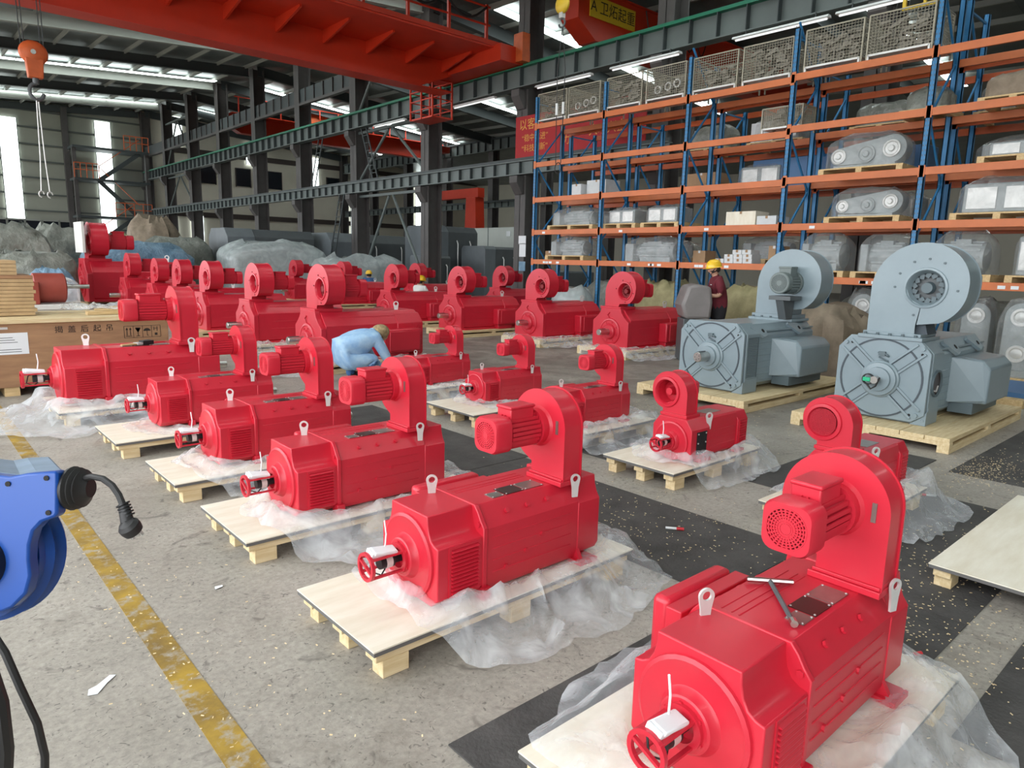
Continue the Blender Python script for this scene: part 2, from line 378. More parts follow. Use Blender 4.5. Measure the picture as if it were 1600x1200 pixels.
# outer walls left and far right (openings let the daylight in)
wl = MB().box(-4.2, -4, -10, 60, 0, 0.7).box(-4.2, -4, -10, 60, 7.1, 9.6)
wl = struct(wl.build('wall_left', 'wall_panel', smooth=0))
for y in YK: MB().box(-4.35, -3.95, y-0.2, y+0.2, 0, 9.3).build('window_post', 'column_paint', wl, smooth=0)
wr = struct(MB().box(48, 48.2, -10, 60, 0, 10).build('wall_right', 'wall_cream', smooth=0))
struct(MB().box(-4.3, 50, -10.2, -10, 0, 11).build('wall_front', 'wall_panel', smooth=0))

# --- roof
def roof_quad(x0, x1, y0, y1, fz, dz):
    return [(x0, y0, fz(x0, y0)+dz), (x1, y0, fz(x1, y0)+dz), (x1, y1, fz(x1, y1)+dz), (x0, y1, fz(x0, y1)+dz)]
def slab(mb, x0, x1, y0, y1, fz, dz, t):
    a = roof_quad(x0, x1, y0, y1, fz, dz); b = [(p[0], p[1], p[2]+t) for p in a]
    mb.add(a+b, [(3,2,1,0),(4,5,6,7),(0,1,5,4),(1,2,6,5),(2,3,7,6),(3,0,4,7)]); return mb
mb = slab(MB(), -4.3, 17, -10.3, YG+0.3, zr, 0.55, 0.08); slab(mb, 17, 50, -10.3, YG+0.3, zr2, 0.55, 0.08)
ceil = struct(mb.build('ceiling', 'roof_sheet', smooth=0))
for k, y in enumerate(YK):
    lit_or_dark = 'roof_light_steel' if (k % 2 == 1) else 'roof_steel'  # lit and dark look of alternate rafters put into their steel colour
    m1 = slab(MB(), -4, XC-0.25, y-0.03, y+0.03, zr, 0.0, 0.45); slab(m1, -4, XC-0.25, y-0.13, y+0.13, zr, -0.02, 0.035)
    m1.build('rafter', lit_or_dark, ceil, smooth=0)
    m2 = slab(MB(), XC+0.25, XF, y-0.03, y+0.03, zr2, -0.1, 0.5); slab(m2, XC+0.25, XF, y-0.13, y+0.13, zr2, -0.12, 0.035)
    m2.build('rafter', 'roof_steel', ceil, smooth=0)
for i in range(14): slab(MB(), -3.4+1.42*i, -3.33+1.42*i, -10, YG, zr, 0.37, 0.17).build('purlin', 'roof_light_steel', ceil, smooth=0)
for i in range(10): slab(MB(), 17.5+1.6*i, 17.57+1.6*i, -10, YG, zr2, 0.36, 0.17).build('purlin', 'roof_light_steel', ceil, smooth=0)
for y in (-4.0, 4.8, 10.2, 20.9, 31.6, 42.9, 54.4):
    for x0, x1, fz in ((-3.8, 15.2, zr), (17.6, 33, zr2)):
        for q in range(6):
            a = x0+(x1-x0)*q/6+0.03; b = x0+(x1-x0)*(q+1)/6-0.03
            slab(MB(), a, b, y-0.24, y+0.24, fz, 0.355, 0.012).build('skylight', 'skylight', ceil, smooth=0)

# --- columns
def h_column(name, x, y, z1, w=0.5, d=0.62, mt='column_paint'):
    mb = MB(); mb.box(x-d/2, x-d/2+0.03, y-w/2, y+w/2, 0, z1).box(x+d/2-0.03, x+d/2, y-w/2, y+w/2, 0, z1).box(x-d/2, x+d/2, y-0.012, y+0.012, 0, z1)
    mb.box(x-d/2-0.08, x+d/2+0.08, y-w/2-0.08, y+w/2+0.08, 0, 0.04)
    o = struct(mb.build(name, mt, smooth=0)); return o
for k, y in enumerate(YK):
    if y < 5: continue
    o = h_column('column_%d' % (k+1), XC+0.2, y, zr(15.5, y)+0.4)
    for z in (4.25, 6.83):
        MB().prism([(XC-0.42, z), (XC-0.1, z), (XC-0.1, z-0.55), (XC-0.18, z-0.55), (XC-0.42, z-0.2)], 'y', y-0.18, y+0.18).build('bracket', 'column_paint', o, smooth=0)
for k, y in enumerate(YK):
    if y < 20: continue
    h_column('column_%d' % (k+30), XF, y, zr2(32, y)+0.4, 0.5, 0.6)

# --- crane runway beams
def runway(name, label, x, y0, y1, z0, z1, step, edge, fw=0.17, rail=True):
    t = thing(name, label, 'beam', (x, y0, z0))
    L = y1-y0; H = z1-z0
    MB().box(-0.012, 0.012, 0, L, 0, H).build('web', 'beam_paint', t, smooth=0)
    MB().box(-fw, fw, 0, L, H-0.03, H).build('flange', edge, t, smooth=0)
    MB().box(-fw, fw, 0, L, 0, 0.03).build('flange', 'beam_paint', t, smooth=0)
    me = MB().box(-fw+0.01, fw-0.01, -0.01, 0.01, 0.03, H-0.03).mesh('stiffener', 'roof_steel', 0)
    for i in range(1, int(L/step)): put('stiffener', me, t, loc=(0, i*step, 0))
    if rail: MB().box(-0.04, 0.04, 0, L, H, H+0.10).build('rail', 'beam_green' if edge == 'beam_green' else 'roof_steel', t, smooth=0)
    return t
up = runway('runway_beam', 'long grey upper crane runway beam with green top edge above the rack', XC-0.25, -6, YG-1.0, 6.86, 7.47, 0.76, 'beam_green')
lo = runway('runway_beam', 'lower grey runway beam with close stiffeners below the upper beam', XC-0.25, 11.2, YG-1.5, 4.28, 4.70, 0.62, 'beam_paint', 0.13)
runway('runway_beam', 'dark runway beam on the far column row beyond the wide dark columns', XF-0.3, 30, YG-1, 9.0, 9.75, 0.8, 'roof_steel', 0.16)
runway('runway_beam', 'dim lower runway beam along the far column row', XF-0.3, 30, YG-1, 5.2, 5.6, 0.7, 'roof_steel', 0.13)
t = thing('walkway_rail', 'thin dark tie beam high between the far left columns', 'beam', (XC, YK[6], 8.6))
MB().box(-0.1, 0.1, 0, YG-YK[6], 0, 0.12).build('chord', 'column_paint', t, smooth=0)
MB().box(-0.02, 0.02, 0, YG-YK[6], 0.12, 0.75).build('web', 'roof_steel', t, smooth=0)
for i in range(30): MB().box(-0.08, 0.08, i*0.9, i*0.9+0.03, 0.12, 0.75).build('stiffener', 'column_paint', t, smooth=0)
# cross braces between columns
def brace(label, y0, y1, z0, z1, x=XC+0.1):
    ym = (y0+y1)/2; t = thing('column_brace', label, 'brace', (x, ym, z0)); h = z1-z0; a = (y1-y0)/2
    for s in (-1, 1): MB().tube([(0, s*(a-0.25), 0.1), (0, s*0.15, h-0.1)], 0.055, 8).build('diagonal', 'beam_paint', t)
    MB().box(-0.06, 0.06, -a+0.2, a-0.2, h-0.08, h+0.02).build('strut', 'beam_paint', t, smooth=0)
brace('grey diagonal brace between far columns above the upper beam', YK[5], YK[6], 7.6, 10.4)
brace('grey diagonal brace between far columns below the upper beam', YK[5], YK[6], 4.8, 6.8)
brace('lowest grey diagonal brace between far columns below the lower beam', YK[5], YK[6], 0.6, 4.2)
brace('grey brace frame at the leftmost columns above the green edged beam', YK[10], YK[11], 7.6, 10.4)
brace('grey brace frame at the leftmost columns between both beams', YK[10], YK[11], 4.8, 6.8)
def fixed_ladder(label, x, y, z0, z1, lean=0.5):
    t = thing('ladder', label, 'ladder', (x, y, z0)); h = z1-z0
    for s in (-0.2, 0.2): MB().bar((0, s, 0), (0, s+lean, h), 0.04).build('stile', 'roof_steel', t, smooth=0)
    n = int(h/0.3)
    for i in range(1, n): MB().bar((0, -0.2+lean*i/n, h*i/n), (0, 0.2+lean*i/n, h*i/n), 0.025).build('rung', 'roof_steel', t, smooth=0)
fixed_ladder('steel ladder leaning between far columns above the lower beam', XC-0.25, 31.2, 4.71, 6.84, -0.9)
fixed_ladder('steel ladder climbing below the dark braces near the grey machines', XC-0.75, 29.0, 0.0, 4.2, -1.5)
fixed_ladder('steel ladder rising to the left of the crane cage column', XC-0.25, 25.6, 4.71, 6.84, 0.9)

# --- main red bridge crane
t = thing('bridge_crane', 'big red overhead bridge crane girder with railed walkway', 'crane', (0, 19.4, 7.0))
mb = MB(); y0, y1 = 0.0, 0.6
prof = [(-3.5, 0.0), (13.2, 0.0), (14.6, 0.55), (15.0, 0.55), (15.0, 1.02), (-3.5, 1.02)]
mb.prism(prof, 'y', 0.0, 0.55); mb.build('girder', 'crane_red', t, smooth=0, bevel=0.01)
MB().box(-3.5, 14.4, -0.05, 0.62, -0.03, 0.0).build('bottom_flange', 'crane_red', t, smooth=0)
MB().box(-3.5, 14.9, -2.25, 0.0, 0.90, 0.95).build('walkway', 'crane_red', t, smooth=0)
for i in range(13):
    x = -2.5+1.38*i
    MB().prism([(-1.5, 0.90), (0, 0.90), (0, 0.55), (-0.1, 0.55), (-1.5, 0.84)], 'x', x-0.03, x+0.03).build('bracket', 'crane_red', t, smooth=0)
    MB().box(x-0.04, x+0.04, -2.24, -2.16, 0.95, 2.05).build('rail_post', 'crane_red', t, smooth=0)
for z in (1.5, 2.0): MB().tube([(-3.4, -2.2, z), (14.2, -2.2, z)], 0.03, 6).build('handrail', 'crane_red', t)
mb = MB()
for i in range(9):
    x = 0.5+1.5*i; pts = [(x+1.5*u/8, -2.28, 1.95-0.42*math.sin(PI*u/8)) for u in range(9)]; mb.tube(pts, 0.035, 6)
mb.build('festoon_cable', 'black_rubber', t)
MB().box(14.3, 15.5, -2.6, 1.4, 0.50, 0.98).build('end_carriage', 'crane_red', t, smooth=0, bevel=0.01)
MB().box(14.9, 15.2, -2.9, -2.5, 0.55, 1.35).build('buffer_box', 'crane_orange', t, smooth=0)
for y in (-1.8, 0.9): MB().cyl((15.18, y, 0.62), (15.32, y, 0.62), 0.14, n=14).build('wheel', 'steel', t)
MB().box(-2, 14.5, -2.3, -2.26, 0.95, 1.08).build('toe_board', 'crane_red', t, smooth=0)
t2 = thing('access_cage', 'small red latticed access cage hanging under the crane end', 'cage', (14.5, 20.65, 6.28))
MB().box(-0.4, 0.4, -0.65, 0.65, 0, 0.05).build('cage_floor', 'crane_red', t2, smooth=0)
for a in (-0.4, 0.4):
    for b in (-0.65, 0, 0.65): MB().box(a-0.025, a+0.025, b-0.025, b+0.025, 0, 1.3).build('post', 'crane_red', t2, smooth=0)
for z in (0.3, 0.6, 0.9, 1.2):
    for a in (-0.4, 0.4): MB().box(a-0.015, a+0.015, -0.65, 0.65, z-0.015, z+0.015).build('bar', 'crane_red', t2, smooth=0)
    for b in (-0.65, 0.65): MB().box(-0.4, 0.4, b-0.015, b+0.015, z-0.015, z+0.015).build('bar', 'crane_red', t2, smooth=0)
# crane in the next bay, with its sign
t = thing('bridge_crane', 'dark red crane girder with a yellow sign behind the runway beam', 'crane', (16.0, 15.3, 8.25))
MB().prism([(0, 0.5), (0.8, 0.0), (15.0, 0.0), (15.6, 0.5), (15.6, 1.4), (0, 1.4)], 'y', 0, 0.7).build('girder', 'crane_red', t, smooth=0, bevel=0.01)
MB().box(0, 15.6, -0.1, 0.8, 1.4, 1.43).build('top_flange', 'crane_red', t, smooth=0)
sg = MB().box(0.45, 2.55, -0.06, -0.02, 0.62, 1.22).build('sign_board', 'crane_yellow', t, smooth=0)
o = put('lettering', text_mesh('A 卫炻起重', 0.42, mats='ink'), sg); o.location = (1.5, -0.062, 0.92); o.rotation_euler = (PI/2, 0, 0)
mb = MB()
for i in range(5): mb.tube([(2.9+0.7*i+0.7*u/8, -0.2, 1.3-0.75*math.sin(PI*u/8)) for u in range(9)], 0.02, 5)
mb.build('festoon_cable', 'black_rubber', t)
t = thing('bridge_crane', 'distant bright red crane spanning the second bay', 'crane', (16.2, 44.2, 8.9))
MB().prism([(0.0, 0.4), (0.8, 0.0), (14.6, 0.0), (15.4, 0.4), (15.4, 1.05), (0, 1.05)], 'y', 0, 0.6).build('girder', 'crane_red', t, smooth=0)
MB().box(0, 15.4, -0.8, 0.0, 0.95, 1.0).build('walkway', 'crane_red', t, smooth=0)
for i in range(12): MB().box(0.4+1.3*i, 0.46+1.3*i, -0.8, -0.74, 1.0, 1.9).build('rail_post', 'crane_red', t, smooth=0)
MB().tube([(0.2, -0.77, 1.9), (15.2, -0.77, 1.9)], 0.03, 6).build('handrail', 'crane_red', t)
MB().box(5.0, 7.2, -0.4, 1.4, 1.05, 1.75).box(5.5, 6.3, -0.3, 0.6, 1.75, 2.1).build('trolley', 'crane_orange', t, smooth=0, bevel=0.03)
MB().box(14.6, 15.4, -1.6, 1.8, 0.35, 0.75).build('end_carriage', 'crane_red', t, smooth=0)
t = thing('jib_crane', 'distant red pillar jib crane beyond the white partition', 'crane', (27.6, 34.6, 0))
MB().prism([(-0.75, 0), (0.75, 0), (0.45, 5.4), (-0.45, 5.4)], 'x', -0.35, 0.35).build('pillar', 'crane_red', t, smooth=0, bevel=0.02)
MB().box(-0.25, 0.25, -0.6, 5.2, 5.4, 5.95).build('boom', 'crane_red', t, smooth=0)
MB().box(-0.3, 0.3, 4.8, 5.4, 5.2, 6.1).build('hoist', 'blue_case', t, smooth=0)
# --- stair tower by the gable wall, orange railings
t = thing('stair_tower', 'grey steel stair landings with orange railings at the back wall', 'stairs', (10.2, 57.2, 0))
for z in (3.9, 6.45, 8.6): MB().box(0.2, 5.0, 0, 1.8, z, z+0.16).build('landing', 'roof_steel', t, smooth=0)
for z, x0, x1 in ((6.6, 0.2, 1.7), (8.75, 3.4, 5.0), (4.05, 2.6, 5.0)):
    MB().tube([(x0, 0, z+1.0), (x1, 0, z+1.0)], 0.035, 6).tube([(x0, 0, z+0.55), (x1, 0, z+0.55)], 0.03, 6).build('railing', 'crane_orange', t)
    for i in range(5): MB().tube([(x0+(x1-x0)*i/4, 0, z), (x0+(x1-x0)*i/4, 0, z+1.0)], 0.03, 6).build('baluster', 'crane_orange', t)
for (x0, z0, x1, z1) in ((1.7, 6.5, 4.4, 8.6), (4.2, 4.0, 1.7, 6.5), (1.4, 2.2, 3.8, 4.0)):
    MB().bar((x0, 0.2, z0), (x1, 0.2, z1), 0.1, 0.28).build('stringer', 'roof_steel', t, smooth=0)
    MB().tube([(x0, 0.1, z0+0.95), (x1, 0.1, z1+0.95)], 0.03, 6).build('railing', 'crane_orange', t)
for x in (0.3, 4.9): MB().box(x-0.12, x+0.12, 0.2, 0.5, 0, 8.6).build('post', 'column_paint', t, smooth=0)

# --- banner on the columns behind the rack
t = thing('banner', 'red wall banner with golden Chinese slogans behind the rack', 'banner', (15.365, 14.62, 5.40))
MB().box(-0.012, 0.012, -2.55, 2.6, -0.62, 0.66).build('cloth', 'banner_red', t, smooth=0)
def wtext(body, size, y, z):
    o = put('lettering', text_mesh(body, size, mats='banner_gold'), t); o.location = (-0.016, y, z); o.rotation_euler = (PI/2, 0, -PI/2)
wtext('以客户为中心', 0.36, 1.35, 0.38); wtext('“稳中求进”', 0.24, 1.72, -0.02); wtext('“科技创新”', 0.24, 1.72, -0.33); wtext('以人为本', 0.34, -0.9, 0.34); wtext('人才兴企', 0.34, -1.2, -0.1); wtext('力', 0.30, 0.35, -0.25)
# posters on the rack-side column
for i, (z, w, h, m) in enumerate(((2.15, 0.34, 0.26, 'white_paper'), (1.75, 0.30, 0.42, 'white_paper'), (1.3, 0.30, 0.3, 'tarp_blue'))):
    o = MB().box(15.36, 15.372, 16.99-0.36, 16.99-0.36+w, z, z+h).build('notice', m, smooth=0)
    tag(o, ('small white notice highest on the column left of the rack', 'white notice in the middle of the column left of the rack', 'blue and white notice lowest on the column left of the rack')[i], 'notice')

# --- lamps under the upper beam
for i, (y, lab) in enumerate(((24.2, 'leftmost white tube lamp under the runway beam'), (19.0, 'white tube lamp beside the banner column under the runway beam'), (14.9, 'white tube lamp over the two leftmost wire baskets'), (12.0, 'white tube lamp over the third wire basket'), (8.35, 'white tube lamp over the fifth wire basket'), (6.0, 'white tube lamp over the rightmost wire baskets'))):
    t = thing('tube_lamp', lab, 'lamp', (15.05, y, 6.66), group='tube lamps under the runway beam')
    MB().prism([(-0.09, 0.05), (0.09, 0.05), (0.06, 0.10), (-0.06, 0.10)], 'y', -1.1, 1.1).build('housing', 'lamp_white', t, smooth=0)
    MB().cyl((0, -1.05, 0.03), (0, 1.05, 0.03), 0.022, n=8).build('tube', 'lamp_tube', t)
    for s in (-0.8, 0.8): MB().box(-0.01, 0.01, s-0.01, s+0.01, 0.1, 0.21).build('hanger', 'roof_steel', t, smooth=0)

# --- crane hooks
t = thing('hook_block', 'orange crane hook block hanging on ropes at upper left', 'hook', (2.88, 19.1, 5.2))
mb = MB(); mb.sphere((0, 0, 0.62), 0.28, 0.13, 0.26); mb.build('sheave_case', 'crane_orange', t)
MB().prism([(-0.14, 0.1), (0.14, 0.1), (0.17, 0.5), (-0.17, 0.5)], 'y', -0.1, 0.1).build('block', 'crane_orange', t, smooth=0, bevel=0.02)
MB().cyl((-0.02, -0.15, 0.62), (-0.02, 0.15, 0.62), 0.05, n=12).build('pin', 'steel', t)
MB().tube([(0.17*math.sin(a)*0.8, 0, -0.18-0.17*math.cos(a)+0.0) for a in [PI*(1.0+i/9*1.45) for i in range(10)]], 0.04, 8).cyl((0, 0, 0.1), (0, 0, -0.02), 0.06, n=10).build('hook', 'machine_grey', t)
for i, x in enumerate((-0.22, -0.16, 0.14, 0.2)): MB().tube([(x, 0, 0.66), (x*1.1, 0.15, 3.4)], 0.011, 5).build('rope', 'roof_steel', t)
t = thing('chain_sling', 'long thin chain sling hanging from the orange hook block', 'sling', (2.88, 19.1, 2.75))
for s in (-1, 1): MB().tube([(0.02*s, 0.02*s, 2.15), (0.05*s, 0.05*s, 0.9), (0.09*s, 0.06*s, 0.15)], 0.013, 5).build('strand', 'zinc', t)
for s in (-1, 1): MB().tube([(0.09*s+0.05*math.cos(a), 0.06*s, 0.08+0.07*math.sin(a)) for a in [i*PI/4 for i in range(7)]], 0.014, 6).build('end_hook', 'zinc', t)
t = thing('hook_block', 'yellow crane hook hanging in front of the rack top', 'hook', (11.6, 11.58, 6.7))
MB().sphere((0, 0, 0.44), 0.10, 0.2, 0.2).build('sheave_case', 'crane_yellow', t)
MB().box(-0.05, 0.05, -0.05, 0.05, 0.16, 0.3).build('swivel', 'zinc', t, smooth=0)
MB().tube([(0, 0.09*math.sin(a), 0.06-0.09*math.cos(a)) for a in [PI*(1.0+i/9*1.45) for i in range(10)]], 0.022, 8).build('hook', 'machine_grey', t)
for s in (-0.08, 0.08): MB().tube([(0, s, 0.5), (0, s*0.9, 1.6)], 0.008, 5).build('rope', 'roof_steel', t)
t = thing('rope_sling', 'thin rope sling dangling from the yellow hook before the rack', 'sling', (11.6, 11.55, 3.6))
for s in (-1, 1): MB().tube([(0, 0, 3.1), (0, 0.12*s, 2.2), (0, 0.1*s, 1.0), (0, 0.08*s, 0.2)], 0.010, 5).build('strand', 'black_rubber', t)
for s in (-1, 1): MB().cyl((0, 0.1*s, 1.5), (0, 0.1*s, 1.25), 0.03, n=8).build('sleeve', 'lamp_white', t)
MB().tube([(0, 0.1*math.cos(a), 0.1+0.12*math.sin(a)) for a in [i*PI/5 for i in range(10)]], 0.012, 6, closed=True).build('link', 'black_rubber', t)
# ------------------------------------------------------------------ motor building blocks
def mirror(half): return half+[(-y, z) for y, z in reversed(half)]
def volute(cy, cz, r1, r2, sgn, zb, yin, end=245, n=40):
    pts = [(cy+sgn*r1, zb)]
    for i in range(n+1):
        a = math.radians(end*i/n); r = r1+(r2-r1)*min(1.0, i/n*end/180.0)
        pts.append((cy+sgn*r*math.cos(a), cz+r*math.sin(a)))
    yi = cy+sgn*yin; pts.append((yi, pts[-1][1]-0.25*(pts[-1][1]-zb))); pts.append((yi, zb))
    return pts if sgn > 0 else pts[::-1]
def volute_part(t, name, x0, x1, cy, cz, r1, r2, sgn, zb, yin, m, hole=0.0, hole_x=None, rim=0.006, inlet='red_dark', guard=False, impeller=None):
    """scroll fan housing; with an inlet hole on the -x face when hole > 0"""
    poly = volute(cy, cz, r1, r2, sgn, zb, yin); mb = MB()
    big = volute(cy, cz, r1+rim, r2+rim, sgn, zb, yin-rim)
    if hole <= 0:
        mb.prism(poly, 'x', x0, x1); mb.prism(big, 'x', x0-0.004, x0+0.004); mb.prism(big, 'x', x1-0.004, x1+0.004)
        return mb.build(name, m, t, bevel=0)
    # side shell + back
    N = len(poly); mb.loft([[(x0, y, z) for y, z in poly], [(x1, y, z) for y, z in poly]], False)
    mb.add([(x1, y, z) for y, z in poly], [tuple(range(N))])
    mb.prism(big, 'x', x1-0.004, x1+0.004)
    # front plate with a round hole: match outline points to hole points by angle
    def ang(p): return math.atan2(p[1]-cz, p[0]-cy)
    inner = [(cy+hole*math.cos(ang(p)), cz+hole*math.sin(ang(p))) for p in big]
    M = len(big); vs = [(x0, y, z) for y, z in big]+[(x0, y, z) for y, z in inner]+[(x0+0.006, y, z) for y, z in big]
    fs = []
    for i in range(M):
        j = (i+1) % M; fs.append((i, j, M+j, M+i)); fs.append((j, i, 2*M+i, 2*M+j))
    mb.add(vs, fs)
    h = mb.build(name, m, t, smooth=30)
    MB().lathe([(0.0, hole+0.028), (-0.012, hole+0.024), (-0.014, hole+0.006), (0.0, hole-0.004), (0.06, hole*0.86), (0.06, hole*0.84), (0.01, hole-0.01)], x0, cy, cz, 'x', 28, False).build('inlet_ring', m, h)
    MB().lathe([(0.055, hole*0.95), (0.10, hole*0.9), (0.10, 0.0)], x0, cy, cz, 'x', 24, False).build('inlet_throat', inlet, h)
    mb = MB()
    for i in range(14 if impeller != 'none' else 0):
        a = 2*PI*i/14; mb.bar((x0+0.07, cy+hole*0.62*math.cos(a), cz+hole*0.62*math.sin(a)), (x0+0.07, cy+hole*0.85*math.cos(a+0.25), cz+hole*0.85*math.sin(a+0.25)), 0.012, 0.04)
    mb.lathe([(0.03, hole*0.2), (0.03, hole*0.30), (0.09, hole*0.36)], x0, cy, cz, 'x', 16); mb.build('impeller', (impeller if impeller != 'none' else None) or inlet, h)
    if guard:
        g = MB(); k = 11
        for i in range(-k, k+1):
            d = hole*0.95*i/k; w = math.sqrt(max(0.0, (hole*0.95)**2-d*d))
            if w < 0.004: continue
            g.bar((x0-0.006, cy+d, cz-w), (x0-0.006, cy+d, cz+w), 0.0028); g.bar((x0-0.009, cy-w, cz+d), (x0-0.009, cy+w, cz+d), 0.0028)
        g.build('inlet_guard', m, h)
    return h
def fan_motor(par, xa, xb, cy, cz, r, m, cover=0.28, grille=True, box=True, rnd=0.55):
    """small motor between its fan cover face xa and its mounting face xb"""
    s = 1 if xb > xa else -1; L = abs(xb-xa); xc = xa+s*L*cover
    mb = MB(); mb.cyl((xc, cy, cz), (xb, cy, cz), r*0.88, n=20)
    nf = 22
    for i in range(nf):
        a = 2*PI*i/nf; p = (cy+r*0.98*math.cos(a), cz+r*0.98*math.sin(a))
        mb.bar((xc+s*L*0.03, p[0], p[1]), (xb-s*L*0.14, p[0], p[1]), r*0.07, r*0.2)
    mb.cyl((xb-s*L*0.12, cy, cz), (xb, cy, cz), r*1.15, n=24)
    f = mb.build('fan_motor', m, par)
    w = 2*r*1.06
    sec = rrect(w, w, r*rnd, 5)
    cv = MB(); R1 = [(xc, cy+y, cz+z) for y, z in sec]; R2 = [(xa+s*0.012, cy+y, cz+z) for y, z in sec]; R3 = [(xa, cy+y*0.93, cz+z*0.93) for y, z in sec]; R4 = [(xa, cy+y*0.86, cz+z*0.86) for y, z in sec]
    rr = r*0.86; R5 = []
    for y, z in sec:
        a = math.atan2(z, y); R5.append((xa, cy+rr*math.cos(a), cz+rr*math.sin(a)))
    R6 = [(xa+s*0.012, y, z) for _, y, z in R5]
    cv.loft([R1, R2, R3, R4, R5, R6], False); cv.add(R1, [tuple(range(len(R1)))])
    c = cv.build('fan_cover', m, par)
    if grille:
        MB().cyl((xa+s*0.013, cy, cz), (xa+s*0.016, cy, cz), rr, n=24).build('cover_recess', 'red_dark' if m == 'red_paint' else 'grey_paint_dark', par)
        g = MB()
        for q in range(6): g.ring(xa, cy, cz, rr*(0.27+0.135*q), rr*(0.27+0.135*q)+rr*0.055, -0.001 if s > 0 else -0.006, 0.006 if s > 0 else 0.001, 'x', 26)
        for i in range(26):
            a = 2*PI*i/26; g.bar((xa+s*0.003, cy+rr*0.2*math.cos(a), cz+rr*0.2*math.sin(a)), (xa+s*0.003, cy+rr*math.cos(a), cz+rr*math.sin(a)), rr*0.055 if i % 2 else rr*0.075, 0.006)
        g.cyl((xa-s*0.001, cy, cz), (xa+s*0.006, cy, cz), rr*0.25, n=16); g.build('grille', m, par)
    if box:
        x0, x1 = sorted((xc+s*L*0.06, xc+s*L*0.50))
        mb = MB().box(x0, x1, cy-r*0.62, cy+r*0.62, cz+r*0.6, cz+r*1.55); mb.box(x0-0.006, x1+0.006, cy-r*0.68, cy+r*0.68, cz+r*1.42, cz+r*1.62)
        mb.build('fan_terminal_box', m, par, bevel=0.006)
    return f
def eye_mesh(k=1.0):
    n = 24; vs = []; fs = []
    for t in (-0.006, 0.006):
        for i in range(n):
            a = 2*PI*i/n; c, s = math.cos(a), math.sin(a)
            if s > -0.35: p = (0.036*c, 0.078+0.036*s)
            else: p = (0.034*c*(1.0 if abs(c) > 0.5 else 0.9)*0.85, -0.05 if s < -0.6 else 0.02)
            vs.append((p[0]*k, t*k, p[1]*k))
        for i in range(n):
            a = 2*PI*i/n; vs.append((0.021*math.cos(a)*k, t*k, (0.080+0.021*math.sin(a))*k))
    for i in range(n):
        j = (i+1) % n
        fs += [(i, j, n+j, n+i), (2*n+j, 2*n+i, 3*n+i, 3*n+j), (j, i, 2*n+i, 2*n+j), (n+i, n+j, 3*n+j, 3*n+i)]
    return MB().add(vs, fs).mesh('lifting_eye', 'zinc', 40)
EYE = eye_mesh()
def eye(t, x, y, z, rz=-0.45, k=0.72):
    o = put('lifting_eye', EYE, t, loc=(x, y, z), rot=(0, 0, rz), label='galvanised lifting eye'); o.scale = (k, k, k); return o
def louver(t, x0, x1, ys, y, z0, z1, n, m='red_paint', d=0.009):
    mb = MB(); dz = (z1-z0)/n
    for i in range(n):
        z = z0+dz*i; mb.prism([(y, z+0.002), (y+ys*d, z+dz*0.28), (y+ys*d, z+dz*0.42), (y, z+dz*0.80)], 'x', x0, x1)
    mb.build('louver_slats', m, t, smooth=0)
    f = MB(); w = 0.012
    for a, b, c, e in ((x0-w, x1+w, z0-w, z0), (x0-w, x1+w, z1, z1+w), (x0-w, x0, z0, z1), (x1, x1+w, z0, z1)): f.box(a, b, min(y, y+ys*0.004), max(y, y+ys*0.004), c, e)
    f.build('louver_frame', m, t, smooth=0)
def encoder(t, hz, k=1.0, m='red_paint', tagz=0.05):
    """open cage with the encoder, cable, paper tag and cable tie in front of the hub"""
    mb = MB(); r = 0.058*k; xe = -0.215*k
    mb.ring(xe, 0, hz, r-0.010*k, r+0.004*k, 0, 0.014*k, 'x', 26); mb.ring(-0.06*k, 0, hz, r-0.014*k, r+0.008*k, 0, 0.016*k, 'x', 26)
    for a in (0.5, 2.35, 4.0, 5.6): mb.bar((xe, r*math.cos(a)*0.95, hz+r*math.sin(a)*0.95), (-0.05*k, r*math.cos(a)*0.95, hz+r*math.sin(a)*0.95), 0.014*k, 0.008*k)
    mb.bar((xe+0.007*k, -r*0.85, hz-r*0.45), (xe+0.007*k, r*0.85, hz+r*0.35), 0.012*k, 0.010*k)
    mb.build('encoder_cage', m, t)
    e = MB().lathe([(-0.15*k, 0.0), (-0.15*k, 0.027*k), (-0.085*k, 0.029*k), (-0.08*k, 0.018*k), (-0.04*k, 0.018*k)], 0, 0, hz, 'x', 18).build('encoder', 'black_plastic', t, label='black rotary encoder')
    MB().ring(0, 0, hz, 0.0285*k, 0.0295*k, -0.125*k, -0.095*k, 'x', 18).build('encoder_label', 'zinc', e)
    MB().tube([(-0.11*k, 0, hz-0.02*k), (-0.15*k, -0.02*k, hz-0.045*k), (-0.185*k, 0.01*k, hz-0.03*k), (-0.17*k, 0.03*k, hz+0.02*k), (-0.12*k, 0.02*k, hz+0.035*k)], 0.004*k, 6).build('cable', 'black_rubber', t)
    M = Matrix.Translation((-0.14*k, -0.01*k, hz+r*0.9)) @ Matrix.Rotation(0.15, 4, 'Y') @ Matrix.Rotation(0.25, 4, 'X')
    MB().box(-0.062*k, 0.062*k, -0.026*k, 0.026*k, -0.012*k, 0.012*k, M).box(-0.05*k, 0.06*k, -0.03*k, 0.022*k, 0.0, 0.016*k, M).build('paper_tag', 'white_paper', t, bevel=0.004, label='white paper wrap tied on the cage')
    MB().tube([(-0.12*k, 0, hz+r), (-0.11*k, 0.005*k, hz+r+0.06*k), (-0.115*k, 0.01*k, hz+r+0.12*k)], 0.0035*k, 6).build('cable_tie', 'white_paper', t)
def bolt(mb, p, n, r=0.009, h=0.008): 
    p = Vector(p); mb.cyl(p, p+Vector(n).normalized()*h, r, n=6)

